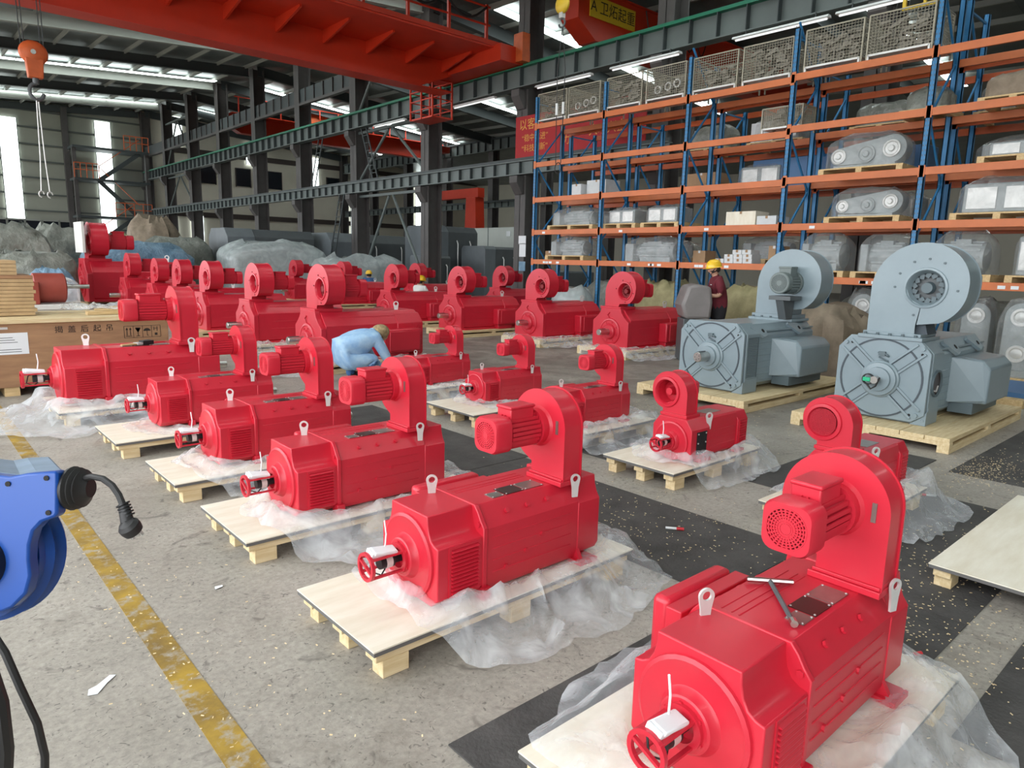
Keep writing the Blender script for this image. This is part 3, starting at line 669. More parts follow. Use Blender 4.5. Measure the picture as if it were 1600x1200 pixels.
# ------------------------------------------------------------------ archetype A: red motor, encoder cage at the front, blower at the rear
def motor_A(label, loc, group):
    t = thing('electric_motor', label, 'motor', loc, group=group); m = 'red_paint'; hw = 0.2125; HZ = 0.2
    hb = mirror([(0.165, 0.02), (hw, 0.06), (hw, 0.288), (0.185, 0.294), (0.162, 0.308), (0.146, 0.336), (0.138, 0.372), (0.136, 0.41)])
    ob = mirror([(0.19, 0.02), (hw-0.006, 0.05), (hw-0.006, 0.312), (0.142, 0.408)])
    lp = mirror([(0.19, 0.02), (hw+0.004, 0.05), (hw+0.006, 0.322), (0.195, 0.352), (0.175, 0.385), (0.150, 0.4145)])
    rb = mirror([(0.19, 0.035), (hw-0.003, 0.07), (hw-0.003, 0.302), (0.19, 0.33), (0.176, 0.37), (0.170, 0.415)])
    MB().prism(hb, 'x', 0.0, 0.25).build('front_housing', m, t, bevel=0.005)
    mb = MB().prism(ob, 'x', 0.25, 0.85)
    for z in (0.10, 0.155, 0.21, 0.262):
        for s in (-1, 1): mb.box(0.30, 0.80, s*(hw-0.006)-0.0025, s*(hw-0.006)+0.0025, z, z+0.006)
    for y in (0.03, 0.055, 0.09): mb.box(0.27, 0.70, y, y+0.006, 0.406, 0.4105)
    mb.build('frame', m, t, bevel=0.004)
    MB().prism(lp, 'x', 0.238, 0.262).build('frame_flange', m, t, bevel=0.004)
    MB().prism(rb, 'x', 0.845, 1.0).build('rear_housing', m, t, bevel=0.005)
    mb = MB().lathe([(0.0, 0.186), (-0.010, 0.184), (-0.016, 0.172), (-0.013, 0.165), (-0.013, 0.10), (-0.02, 0.092), (-0.042, 0.084), (-0.046, 0.078), (-0.046, 0.045), (-0.03, 0.045)], 0, 0, HZ, 'x', 36)
    for a in (0.4, 1.4, 2.5, 3.6, 4.6, 5.7): bolt(mb, (-0.046, 0.064*math.cos(a), HZ+0.064*math.sin(a)), (-1, 0, 0), 0.008, 0.007)
    mb.build('end_shield', m, t)
    encoder(t, HZ)
    for s in (-1, 1): louver(t, 0.068, 0.212, s, s*hw, 0.07, 0.272, 12, m, 0.014)
    for s in (-1, 1):
        MB().box(0.225, 0.275, min(s*0.17, s*0.235), max(s*0.17, s*0.235), 0, 0.055).build('foot', m, t, bevel=0.004)
        MB().box(0.82, 0.94, min(s*0.16, s*0.262), max(s*0.16, s*0.262), 0, 0.02).prism([(s*0.16, 0.02), (s*0.235, 0.02), (s*0.205, 0.07), (s*0.16, 0.07)][::s], 'x', 0.84, 0.862).build('foot', m, t)
    bm = MB(); bolt(bm, (0, 0, 0), (0, 0, 1), 0.012, 0.010); bm = bm.mesh('bolt', m)
    for x in (0.40, 0.525, 0.65):
        for s in (-1, 1): put('bolt', bm, t, loc=(x, s*0.178, 0.360), rot=(-s*0.93, 0, 0))
    for s in (-1, 1): put('bolt', bm, t, loc=(0.240, s*0.186, 0.335), rot=(0, -PI/2, 0))
    for x, z in ((0.38, 0.11), (0.5, 0.155), (0.60, 0.21)): put('bolt', bm, t, loc=(x, -hw+0.007, z), rot=(PI/2, 0, 0))
    for x0, x1, y0, y1, mm in ((0.365, 0.435, -0.125, -0.065, 'plate_silver'), (0.445, 0.555, -0.125, -0.035, 'plate_dark'), (0.565, 0.68, -0.125, -0.035, 'plate_silver')):
        p = MB().box(x0, x1, y0, y1, 0.4085, 0.4115).build('nameplate', mm, t, smooth=0, label='riveted metal nameplate')
        r = MB()
        for x in (x0+0.006, x1-0.006):
            for y in (y0+0.006, y1-0.006): r.cyl((x, y, 0.4115), (x, y, 0.4135), 0.0035, n=6)
        r.build('rivets', 'zinc', p)
    eye(t, 0.19, 0.10, 0.415); eye(t, 0.800, -0.222, 0.385, -0.3, 0.70)
    MB().box(0.20, 0.62, 0.19, 0.250, 0.15, 0.375).build('terminal_box', m, t, bevel=0.004)
    MB().box(0.215, 0.60, 0.250, 0.318, 0.16, 0.388).build('terminal_lid', m, t, bevel=0.02)
    MB().cyl((0.60, 0.25, 0.28), (0.64, 0.25, 0.28), 0.03, n=14).build('cable_gland', m, t)
    # blower
    cy, cz = -0.028, 0.675
    h = volute_part(t, 'blower_housing', 0.735, 0.855, cy, cz, 0.172, 0.178, -1, 0.43, -0.035, m)
    MB().box(0.715, 0.875, cy-0.178, cy+0.062, 0.408, 0.432).box(0.722, 0.868, cy-0.174, cy+0.05, 0.432, 0.445).build('blower_flange', m, h, bevel=0.003)
    MB().lathe([(-0.016, 0.0), (-0.016, 0.09), (0.0, 0.104)], 0.735, cy, cz, 'x', 28).build('mounting_plate', m, h)
    fan_motor(h, 0.395, 0.722, cy, cz, 0.078, m)
    MB().box(0.727, 0.731, cy-0.135, cy-0.120, cz-0.02, cz+0.045).build('blower_tag', 'plate_silver', h, smooth=0)
    MB().cyl((1.0, 0, HZ), (1.02, 0, HZ), 0.07, n=24).build('rear_hub', m, t)
    MB().cyl((1.02, 0, HZ), (1.11, 0, HZ), 0.03, n=18).build('shaft', 'steel', t)
    return t

# ------------------------------------------------------------------ archetype S: small red motor, blower above the encoder end
def motor_S(label, loc, guard, group):
    t = thing('electric_motor', label, 'motor', loc, group=group); m = 'red_paint'; HZ = 0.14
    MB().prism(mirror([(0.15, 0.015), (0.175, 0.04), (0.175, 0.255), (0.12, 0.33)]), 'x', 0.0, 0.24).build('front_housing', m, t, bevel=0.005)
    mb = MB().prism(mirror([(0.14, 0.02), (0.155, 0.04), (0.155, 0.262), (0.145, 0.31), (0.13, 0.322)]), 'x', 0.24, 0.66)
    for z in (0.09, 0.15, 0.21): mb.box(0.27, 0.64, -0.158, 0.158, z, z+0.005)
    mb.build('frame', m, t, bevel=0.004)
    MB().prism(mirror([(0.15, 0.03), (0.168, 0.05), (0.168, 0.25), (0.13, 0.318)]), 'x', 0.655, 0.80).build('rear_housing', m, t, bevel=0.005)
    mb = MB().lathe([(0.0, 0.150), (-0.012, 0.147), (-0.015, 0.135), (-0.012, 0.13), (-0.012, 0.08), (-0.035, 0.07), (-0.04, 0.064), (-0.04, 0.036), (-0.03, 0.036)], 0, 0, HZ+0.012, 'x', 32)
    for a in (0.8, 2.3, 3.9, 5.5): bolt(mb, (-0.04, 0.054*math.cos(a), HZ+0.012+0.054*math.sin(a)), (-1, 0, 0), 0.007, 0.006)
    mb.build('end_shield', m, t)
    encoder(t, HZ+0.012, 0.92)
    p = MB().box(0.07, 0.20, -0.179, -0.173, 0.065, 0.235).build('access_window', 'black_plastic', t, smooth=0, label='dark inspection window')
    r = MB()
    for x in (0.085, 0.185):
        for z in (0.08, 0.15, 0.22): r.cyl((x, -0.179, z), (x, -0.184, z), 0.006, n=6)
    r.build('window_screws', 'zinc', p)
    louver(t, 0.685, 0.775, -1, -0.168, 0.06, 0.245, 9, m, 0.012)
    for s in (-1, 1):
        MB().box(0.10, 0.24, min(s*0.12, s*0.20), max(s*0.12, s*0.20), 0, 0.03).build('foot', m, t, bevel=0.003)
        MB().box(0.60, 0.72, min(s*0.12, s*0.20), max(s*0.12, s*0.20), 0, 0.022).build('foot', m, t, bevel=0.003)
    MB().box(0.36, 0.56, -0.06, 0.05, 0.321, 0.324).build('nameplate', 'plate_silver', t, smooth=0, label='riveted metal nameplate')
    eye(t, 0.245, -0.158, 0.275, -0.45, 0.8); eye(t, 0.30, 0.11, 0.325, -0.45, 0.75)
    cy, cz = 0.105, 0.505
    h = volute_part(t, 'blower_housing', 0.05, 0.19, cy, cz, 0.18, 0.125, -1, 0.345, -0.02, m, hole=0.092, guard=guard, inlet='red_dark' if guard else m, impeller='red_dark' if guard else 'none')
    MB().box(0.03, 0.21, -0.10, 0.14, 0.328, 0.352).build('blower_flange', m, h, bevel=0.003)
    fan_motor(h, 0.40, 0.19, cy, cz, 0.058, m, grille=False)
    return t

# ------------------------------------------------------------------ archetype B: larger red motor, bare shaft, blower over the drive end
def motor_B(label, loc, group):
    t = thing('electric_motor', label, 'motor', loc, group=group); m = 'red_paint'; HZ = 0.27
    MB().prism(mirror([(0.40, 0.0), (0.40, 0.47), (0.36, 0.50), (0.30, 0.55), (0.24, 0.62), (0.215, 0.70)]), 'x', -0.03, 0.05).build('drive_end_bracket', m, t, bevel=0.008)
    mb = MB().prism(mirror([(0.36, 0.03), (0.385, 0.06), (0.385, 0.50), (0.25, 0.66), (0.22, 0.68)]), 'x', 0.05, 1.58)
    for z in (0.12, 0.24, 0.36): mb.box(0.28, 0.86, -0.388, 0.388, z, z+0.008)
    mb.box(0.28, 1.5, -0.30, 0.30, 0.60, 0.612)
    mb.build('frame', m, t, bevel=0.008)
    MB().prism(mirror([(0.37, 0.02), (0.40, 0.06), (0.40, 0.50), (0.27, 0.64)]), 'x', 1.18, 1.62).build('rear_housing', m, t, bevel=0.01)
    for s in (-1, 1): louver(t, 1.52 if s < 0 else 1.25, 1.60 if s < 0 else 1.55, s, s*0.40, 0.12, 0.46, 14, m, 0.01)
    mb = MB().lathe([(-0.03, 0.235), (-0.05, 0.225), (-0.055, 0.20), (-0.045, 0.19), (-0.045, 0.14), (-0.085, 0.125), (-0.095, 0.11), (-0.095, 0.05)], 0, 0, HZ+0.02, 'x', 36)
    for i in range(8):
        a = i*PI/4+0.3; bolt(mb, (-0.047, 0.165*math.cos(a), HZ+0.02+0.165*math.sin(a)), (-1, 0, 0), 0.012, 0.012)
    mb.build('end_shield', m, t)
    mb = MB(); mb.lathe([(-0.33, 0.015), (-0.33, 0.046), (-0.325, 0.052), (-0.08, 0.052)], 0, 0, HZ+0.02, 'x', 22); mb.build('shaft', 'steel', t, label='bare steel shaft end')
    MB().box(-0.32, -0.16, -0.010, 0.010, HZ+0.068, HZ+0.077).build('shaft_key', 'machine_grey', t, smooth=0)
    MB().tube([(-0.036, 0.02, 0.62), (-0.045, 0.06, 0.58), (-0.04, 0.02, 0.52), (-0.045, -0.03, 0.5), (-0.04, -0.07, 0.44)], 0.009, 6).build('grease_pipe', m, t)
    for s in (-1, 1): MB().box(0.05, 1.55, min(s*0.30, s*0.43), max(s*0.30, s*0.43), 0.0, 0.04).build('foot', m, t, bevel=0.004)
    tb = MB().box(0.86, 1.48, -0.56, -0.38, 0.09, 0.43).build('terminal_box', m, t, bevel=0.02)
    MB().box(0.94, 1.45, -0.575, -0.56, 0.12, 0.40).build('terminal_lid', m, tb, bevel=0.008)
    MB().box(0.90, 1.30, -0.52, -0.38, 0.0, 0.09).build('gland_box', m, tb, bevel=0.01)
    eye(t, 1.30, -0.16, 0.68, -0.5, 1.1); eye(t, 0.33, 0.18, 0.69, -0.5, 1.1)
    cy, cz = -0.205, 0.997
    MB().box(-0.02, 0.40, -0.20, 0.25, 0.68, 0.725).build('blower_flange', m, t, bevel=0.005)
    h = volute_part(t, 'blower_housing', 0.07, 0.32, cy, cz, 0.42, 0.225, 1, 0.72, 0.13, m, hole=0.135, rim=0.008)
    mb = MB()
    for a in (0.2, 1.3, 2.2, 3.3, 4.6): bolt(mb, (0.068, cy+0.19*math.cos(a), cz+0.19*math.sin(a)), (-1, 0, 0), 0.011, 0.006)
    mb.build('bolts', 'red_dark', h)
    fan_motor(h, 0.74, 0.33, cy+0.01, cz+0.01, 0.115, m, grille=False)
    return t

# ------------------------------------------------------------------ archetype G: big grey motors
def motor_G(label, loc, shaft):
    t = thing('electric_motor', label, 'motor', loc, group='large grey motors on pine pallets'); m = 'grey_paint'; HZ = 0.405; hw = 0.43
    plate = mirror([(0.32, 0.02), (hw, 0.10), (hw, 0.69), (0.32, 0.815)])
    MB().prism(plate, 'x', 0.0, 0.035).build('end_plate', m, t, bevel=0.006)
    MB().prism(mirror([(0.33, 0.03), (hw-0.015, 0.11), (hw-0.015, 0.68), (0.315, 0.80)]), 'x', 0.035, 0.06).build('end_gasket', 'groove', t, smooth=0)
    MB().prism(mirror([(hw+0.012, 0.0), (hw+0.012, 0.16), (hw+0.005, 0.19), (hw+0.005, 0.69), (0.315, 0.81)]), 'x', 0.06, 0.34).build('front_section', m, t, bevel=0.006)
    mb = MB().prism(mirror([(0.34, 0.04), (0.405, 0.10), (0.405, 0.66), (0.30, 0.79)]), 'x', 0.34, 1.75)
    for i in range(7): mb.box(0.36, 1.74, -0.412, 0.412, 0.12+0.075*i, 0.128+0.075*i)
    mb.box(0.34, 1.75, -0.40, -0.36, 0.70, 0.72)
    mb.build('frame', m, t, bevel=0.006)
    # relief on the end plate
    g = MB(); g.ring(0, 0, HZ+0.01, 0.372, 0.388, -0.007, 0.002, 'x', 48); g.build('rim_ring', 'groove', t)
    for q in range(4):
        an = PI/4+q*PI/2+(0.05 if q % 2 else -0.05); u = Vector((0, math.cos(an), math.sin(an))); v = Vector((0, -math.sin(an), math.cos(an))); c = Vector((0, 0, HZ+0.01))
        for s in (-1, 1):
            MB().bar(c+u*0.15+v*s*0.058+Vector((-0.006, 0, 0)), c+u*0.47+v*s*0.058+Vector((-0.006, 0, 0)), 0.022, 0.022).build('arm_rib', m, t, smooth=0, bevel=0.003)
            MB().bar(c+u*0.17+v*s*0.042+Vector((-0.0015, 0, 0)), c+u*0.37+v*s*0.042+Vector((-0.0015, 0, 0)), 0.015, 0.003).build('arm_groove', 'groove', t, smooth=0)
        p = c+u*0.48; MB().cyl(p, p+Vector((-0.02, 0, 0)), 0.022, n=6).build('bolt', m, t)
        p = c+u*0.44+v*0.04; MB().cyl(p+Vector((-0.001, 0, 0)), p+Vector((-0.003, 0, 0)), 0.013, n=10).build('plate_hole', 'black_hole', t)
    MB().lathe([(0.0, 0.185), (-0.02, 0.18), (-0.03, 0.165), (-0.05, 0.16), (-0.055, 0.12), (-0.08, 0.115), (-0.085, 0.06)], 0, 0, HZ, 'x', 40).build('bearing_hub', m, t)
    l = MB().tube([(-0.004, 0.04, 0.66), (-0.018, -0.01, 0.665), (-0.018, -0.05, 0.64), (-0.004, -0.06, 0.63)], 0.010, 6); l.box(-0.03, 0, -0.03, 0.03, 0.635, 0.675).tube([(-0.01, 0.03, 0.62), (-0.012, -0.02, 0.60), (-0.01, -0.06, 0.585)], 0.008, 6)
    l.build('fittings', 'grey_paint_dark', t)
    if shaft:
        MB().lathe([(-0.27, 0.012), (-0.27, 0.052), (-0.262, 0.058), (-0.08, 0.058)], 0, 0, HZ, 'x', 24).build('shaft', 'steel', t, label='bare steel shaft end')
        MB().box(-0.26, -0.12, -0.012, 0.012, HZ+0.055, HZ+0.066).build('shaft_key', 'machine_grey', t, smooth=0)
        k = MB()
        for i in range(5): k.cyl((-0.271, 0.03*math.cos(i*1.256), HZ+0.03*math.sin(i*1.256)), (-0.274, 0.03*math.cos(i*1.256), HZ+0.03*math.sin(i*1.256)), 0.006, n=6)
        k.build('shaft_holes', 'machine_grey', t)
        louver(t, 0.10, 0.31, -1, -hw-0.005, 0.12, 0.64, 26, 'grey_paint_dark', 0.006)
    else:
        MB().lathe([(-0.16, 0.02), (-0.16, 0.036), (-0.08, 0.036)], 0, 0, HZ, 'x', 18).build('shaft_stub', 'steel', t)
        e = MB().ring(-0.15, 0.06, HZ, 0.045, 0.055, 0, 0.03, 'x', 22); e.build('cable_coil', 'black_rubber', t)
        MB().box(-0.17, -0.14, 0.03, 0.10, HZ-0.02, HZ+0.02).build('green_tag', 'green_mark', t, smooth=0, bevel=0.006, label='small green plastic plug')
        MB().tube([(-0.15, 0.06, HZ-0.05), (-0.16, 0.02, HZ-0.09), (-0.15, -0.02, HZ-0.06), (-0.15, -0.05, HZ+0.03)], 0.009, 6).build('cable', 'black_rubber', t)
        p = MB(); p.ring(0.20, -hw-0.006, 0.40, 0.112, 0.132, -0.018, 0.004, 'y', 32); p.build('port_ring', 'grey_paint_dark', t)
        MB().cyl((0.20, -hw+0.01, 0.40), (0.20, -hw-0.009, 0.40), 0.113, n=30).build('port', 'plate_dark', t)
        MB().tube([(0.16, -hw-0.012, 0.33), (0.21, -hw-0.014, 0.32), (0.25, -hw-0.012, 0.37)], 0.008, 6).build('port_wires', 'zinc', t)
    for s in (-1, 1):
        f = MB().prism([(s*0.30, 0.0), (s*0.445, 0.0), (s*0.445, 0.14), (s*0.40, 0.075), (s*0.30, 0.0)][:4], 'x', 0.015, 0.062); f.cyl((0.014, s*0.415, 0.05), (0.010, s*0.415, 0.05), 0.014, n=10)
        f.build('foot', m, t, bevel=0.006)
        MB().box(1.40, 1.72, min(s*0.33, s*0.50), max(s*0.33, s*0.50), 0.0, 0.06).build('foot', m, t, bevel=0.006)
        for x in ((0.42, 1.32) if shaft else (0.72, 1.45)):
            dv = Vector((0, -s*0.105, 0.13)).normalized(); nn = Vector((0, s*0.13, 0.105)).normalized(); base = Vector((x, s*0.405, 0.665))
            prof = [(-0.20, 0.10), (-0.17, 0.13)]+[(0.03+0.075*math.cos(b), 0.04+0.075*math.sin(b)) for b in [PI/2-i*PI/8 for i in range(9)]]+[(-0.02, -0.045)]
            k = len(prof); vs = [base+Vector((a_, 0, 0))+dv*b_+nn*0.002 for a_, b_ in prof]+[base+Vector((a_, 0, 0))+dv*b_+nn*0.035 for a_, b_ in prof]
            fs = [tuple(range(k)), tuple(range(2*k-1, k-1, -1))]+[(i, k+i, k+(i+1) % k, (i+1) % k) for i in range(k)]
            if s > 0: fs = [f[::-1] for f in fs]
            lug = MB().add(vs, [f[::-1] for f in fs]).build('lifting_lug', m, t)
            hp = base+Vector((0.03, 0, 0))+dv*0.04+nn*0.035
            MB().cyl(hp, hp+nn*0.003, 0.026, n=14).build('lug_hole', 'black_hole', lug)
    # terminal box on the right side
    x0 = 0.72
    tb = MB().prism([(-0.40, 0.16), (-0.72, 0.16), (-0.72, 0.52), (-0.64, 0.60), (-0.40, 0.62)], 'x', x0+0.10, x0+0.88).build('terminal_box', m, t, bevel=0.02)
    MB().add([(x0-0.04, -0.40, 0.16), (x0-0.04, -0.40, 0.62), (x0+0.10, -0.72, 0.20), (x0+0.10, -0.72, 0.50), (x0+0.10, -0.40, 0.16), (x0+0.10, -0.40, 0.62), (x0+0.10, -0.65, 0.59), (x0+0.10, -0.66, 0.16)],
             [(0, 2, 3, 6, 1), (0, 7, 2), (1, 6, 5), (0, 1, 5, 4), (0, 4, 7), (2, 7, 4, 5, 6, 3)]).build('box_front', m, tb, smooth=0, bevel=0.012)
    MB().box(x0+0.05, x0+0.90, -0.62, -0.40, 0.05, 0.16).build('box_bracket', 'grey_paint_dark', tb, smooth=0)
    if shaft:
        bx, cy, cz = 1.30, -0.30, 1.275
        h = volute_part(t, 'blower_housing', bx, bx+0.34, cy, cz, 0.47, 0.345, 1, 0.87, 0.03, m, rim=0.01)
        MB().box(bx-0.07, bx+0.40, -0.36, 0.24, 0.785, 0.82).box(bx-0.04, bx+0.38, -0.32, 0.21, 0.82, 0.87).build('blower_flange', m, h, bevel=0.005)
        b = MB()
        for i in range(5): bolt(b, (bx-0.05, -0.30+0.12*i, 0.82), (0, 0, 1), 0.014, 0.022)
        b.build('flange_bolts', 'grey_paint_dark', h)
        fan_motor(h, bx-0.36, bx, cy, cz, 0.125, 'fan_grey', grille=True, rnd=1.04)
        MB().box(bx-0.34, bx-0.05, cy-0.15, cy+0.13, cz-0.21, cz-0.16).prism([(bx-0.20, 0.82), (bx-0.05, 0.82), (bx-0.02, cz-0.2), (bx-0.32, cz-0.2)], 'y', cy-0.05, cy+0.05).build('motor_bracket', 'machine_grey', h, smooth=0)
    else:
        bx, cy, cz = 0.05, -0.29, 1.305
        h = volute_part(t, 'blower_housing', bx, bx+0.36, cy, cz, 0.475, 0.345, 1, 0.865, 0.06, m, hole=0.165, rim=0.01, inlet='machine_grey', impeller='grey_paint_dark')
        MB().prism([(cy-0.05, 0.865), (cy+0.07, 0.865), (cy+0.06, 1.02), (cy-0.01, 1.0)], 'x', bx+0.05, bx+0.30).build('outlet_throat', 'groove', h, smooth=0)
        MB().box(bx-0.07, bx+0.42, -0.34, 0.25, 0.80, 0.835).box(bx-0.03, bx+0.39, -0.31, 0.22, 0.835, 0.867).build('blower_flange', m, h, bevel=0.005)
        b = MB()
        for i in range(5): bolt(b, (bx-0.045, -0.27+0.115*i, 0.835), (0, 0, 1), 0.014, 0.022)
        for aa in (1.1, 1.6, 2.1, 3.2, 0.0, 5.0, 0.5): bolt(b, (bx, cy+0.27*math.cos(aa), cz+0.27*math.sin(aa)), (-1, 0, 0), 0.012, 0.008)
        b.build('flange_bolts', 'grey_paint_dark', h)
        fan_motor(h, bx+0.85, bx+0.36, cy, cz, 0.125, 'grey_paint_dark', grille=False)
    return t

# ------------------------------------------------------------------ pallets and plastic sheets
def ply_pallet(label, x0, x1, y0, y1, zt=0.14, group='plywood topped pallets'):
    t = thing('pallet', label, 'pallet', (x0, y0, 0), group=group); L = x1-x0; W = y1-y0
    MB().box(0, L, 0, W, zt-0.006, zt).build('plywood_top', 'plywood_face', t, smooth=0)
    MB().box(0.002, L-0.002, 0.002, W-0.002, zt-0.024, zt-0.006).build('plywood_core', 'plywood_edge', t, smooth=0)
    for i in range(3):
        y = 0.02+(W-0.12)*i/2
        MB().box(0.02, L-0.02, y, y+0.08, zt-0.064, zt-0.024).build('bearer', 'pine_light', t, smooth=0, bevel=0.003)
        for x in (0.05, L/2-0.06, L-0.17): MB().box(x, x+0.12, y, y+0.08, 0.0, zt-0.064).build('block', 'pine_light', t, smooth=0, bevel=0.003)
    return t
def plank_pallet(label, x0, x1, y0, y1, zt=0.14, n=6, bottom=True, group='pine plank pallets', m='pine_light', z0=0.0, alongx=True):
    t = thing('pallet', label, 'pallet', (x0, y0, z0), group=group); L = x1-x0; W = y1-y0
    if alongx:
        w = W/n
        for i in range(n): MB().box(0, L, w*i+0.003, w*(i+1)-0.003, zt-0.04, zt-0.002*(i % 2)).build('plank', m, t, smooth=0, bevel=0.003)
        for x in (0.0, L/2-0.045, L-0.09): MB().box(x, x+0.09, 0, W, zt-0.075, zt-0.04).build('crossbar', m, t, smooth=0, bevel=0.002)
    else:
        w = L/n
        for i in range(n): MB().box(w*i+0.01, w*(i+1)-0.01, 0, W, zt-0.025, zt).build('plank', m, t, smooth=0, bevel=0.002)
    for y in (0.0, W/2-0.05, W-0.1):
        MB().box(0, L, y, y+0.1, 0.0 if not alongx else 0.0, zt-(0.075 if alongx else 0.025)).build('bearer', m, t, smooth=0, bevel=0.003) if y != 0.0 or not alongx else MB().box(0, L, y, y+0.1, 0.0, zt-0.075).build('bearer', m, t, smooth=0, bevel=0.003)
    return t
def plastic_sheet(label, inner, deck, outer, seed, zt=0.14, amp=0.03, group='clear plastic sheets under the motors', nth=84, nr=16, m='film', bag=0.0):
    """crumpled clear film: inner=(x0,x1,y0,y1) under the machine, deck=pallet rectangle, outer=(x0,x1,y0,y1) reach"""
    ix0, ix1, iy0, iy1 = inner; ox0, ox1, oy0, oy1 = outer; cx, cy = (ix0+ix1)/2, (iy0+iy1)/2
    rg = random.Random(seed); vs = []; fs = []
    def ray_rect(x0, x1, y0, y1, a, p=5.0):
        c, s = math.cos(a), math.sin(a); rx = (x1-cx) if c > 0 else (cx-x0); ry = (y1-cy) if s > 0 else (cy-y0)
        return (abs(c/rx)**p+abs(s/ry)**p)**(-1/p)
    for i in range(nth):
        a = 2*PI*i/nth; r0 = ray_rect(*inner, a, 8); r1 = ray_rect(ox0, ox1, oy0, oy1, a, 3.0)*(1+0.13*nz3(math.cos(a)*2.2+seed, math.sin(a)*2.2, 3.1)+0.05*nz3(math.cos(a)*7+seed, math.sin(a)*7, 1))
        for j in range(nr):
            u = j/(nr-1); r = r0+(max(r1, r0+0.03)-r0)*u; x = cx+r*math.cos(a); y = cy+r*math.sin(a)
            x += 0.022*nz3(x*9+seed, y*9, 0.2)*u; y += 0.022*nz3(x*9, y*9+seed, 5.2)*u
            d = max(deck[0]-x, x-deck[1], deck[2]-y, y-deck[3])
            base = zt+0.002 if d <= 0 else max(0.004, zt+0.002-max(0.0, d-0.015)*1.15)
            w = 0.9*(1-abs(nz3(x*4+seed, y*4, 0.7))*2.2)**2*0.7+0.35*(1-abs(nz3(x*11, y*11+seed, 2.7))*2.0)**2+bag*math.sin(PI*min(1, u*1.15))**2*(0.6+0.4*nz3(x*3, y*3, seed))
            k = min(1.0, 0.25+2.2*u)*(1-0.35*max(0, u-0.85)/0.15)
            vs.append((x, y, base+amp*2.0*w*k+0.002))
    for i in range(nth):
        i2 = (i+1) % nth
        for j in range(nr-1): fs.append((i*nr+j, i2*nr+j, i2*nr+j+1, i*nr+j+1))
    o = MB().add(vs, fs).build('plastic_sheet', m, smooth=60); tag(o, label, 'plastic sheet', group); return o
# ------------------------------------------------------------------ motors set out on the floor
GA = 'red motors with encoder cage and rear blower'
PT = 0.14
A1 = motor_A('nearest red motor with a T-handle wrench on top', (1.58, 0.963, PT), GA)
copy_tree(A1, (1.575, 2.397, PT), 0, 1.0, 'red motor in the centre foreground, second nearest in the left row')
copy_tree(A1, (1.58, 3.716, PT), 0, 1.0, 'third red motor of the left row counting from the camera')
copy_tree(A1, (1.60, 4.97, PT), 0, 1.0, 'fourth red motor of the left row, in front of the crouching worker')
copy_tree(A1, (1.60, 6.36, PT), 0, 0.97, 'fifth red motor of the left row, beside the motor by the crate')
m6 = copy_tree(A1, (1.15, 7.80, PT), 0, 1.31, 'longest red motor of the left row, against the wooden crate'); m6.scale = (1.42, 1.31, 1.31)
copy_tree(A1, (4.33, 4.25, PT), 0, 0.84, 'red motor of the second row just behind the central motor blower')
copy_tree(A1, (4.45, 5.53, PT), 0, 0.80, 'red motor on a pallet in the middle of the second row')
copy_tree(A1, (4.47, 6.80, PT), 0, 0.79, 'red motor of the second row nearest the crouching worker')
motor_S('small red motor with an open round blower inlet before the grey motors', (4.33, 3.0, PT), False, 'small red motors with front blower')
motor_S('small red motor with a meshed blower inlet behind the nearest motor', (4.30, 1.78, PT), True, 'small red motors with front blower')
GB = 'red motors with bare shaft and blower over the drive end'
B1 = motor_B('red motor with bare shaft right beside the left grey motor', (9.42, 7.93, PT), GB)
for (x, y, s, lab) in ((9.34, 9.93, 1.0, 'red shafted motor second from the right in the back row'), (8.96, 12.0, 1.0, 'red shafted motor third from the right in the back row'),
                       (8.75, 14.25, 1.0, 'red motor behind the worker in blue, left of the white shirted worker'),
                       (4.42, 9.25, 1.02, 'long red shafted motor directly behind the crouching worker'), (4.50, 11.8, 1.0, 'red shafted motor left of the one behind the crouching worker'),
                       (4.56, 14.3, 1.0, 'red motor with round inlet between crate motor and shafted motors'), (4.8, 16.9, 1.0, 'middle one of three look-alike red blowers behind the crate motor'),
                       (4.82, 18.7, 1.0, 'left one of three look-alike red blowers behind the crate motor'), (4.75, 21.0, 1.08, 'red motor with pale shaft behind the crate lid boards'),
                       (10.4, 23.2, 1.0, 'distant red motor before the sheeted grey machine'), (10.7, 20.4, 1.0, 'distant red motor beside the first yellow helmet'),
                       (12.3, 18.6, 1.0, 'distant red motor behind the white shirted worker'), (12.75, 15.0, 1.0, 'distant red motor nearest the column with notices')):
    copy_tree(B1, (x, y, PT), 0, s, lab)
bt = copy_tree(B1, (4.40, 24.0, PT), 0, 1.72, 'tallest red motor at far left with a white board on its blower')
o = MB().box(4.40-0.12, 4.40-0.05, 23.25, 24.3, 1.55, 2.42).build('white_board', 'white_board', smooth=0, bevel=0.005); tag(o, 'white board fixed before the tallest red blower at left', 'board')
motor_G('grey motor with bare steel shaft and blower at the rear', (7.28, 4.575, PT), True)
motor_G('grey motor with large open blower inlet at the right edge', (7.25, 2.63, PT), False)

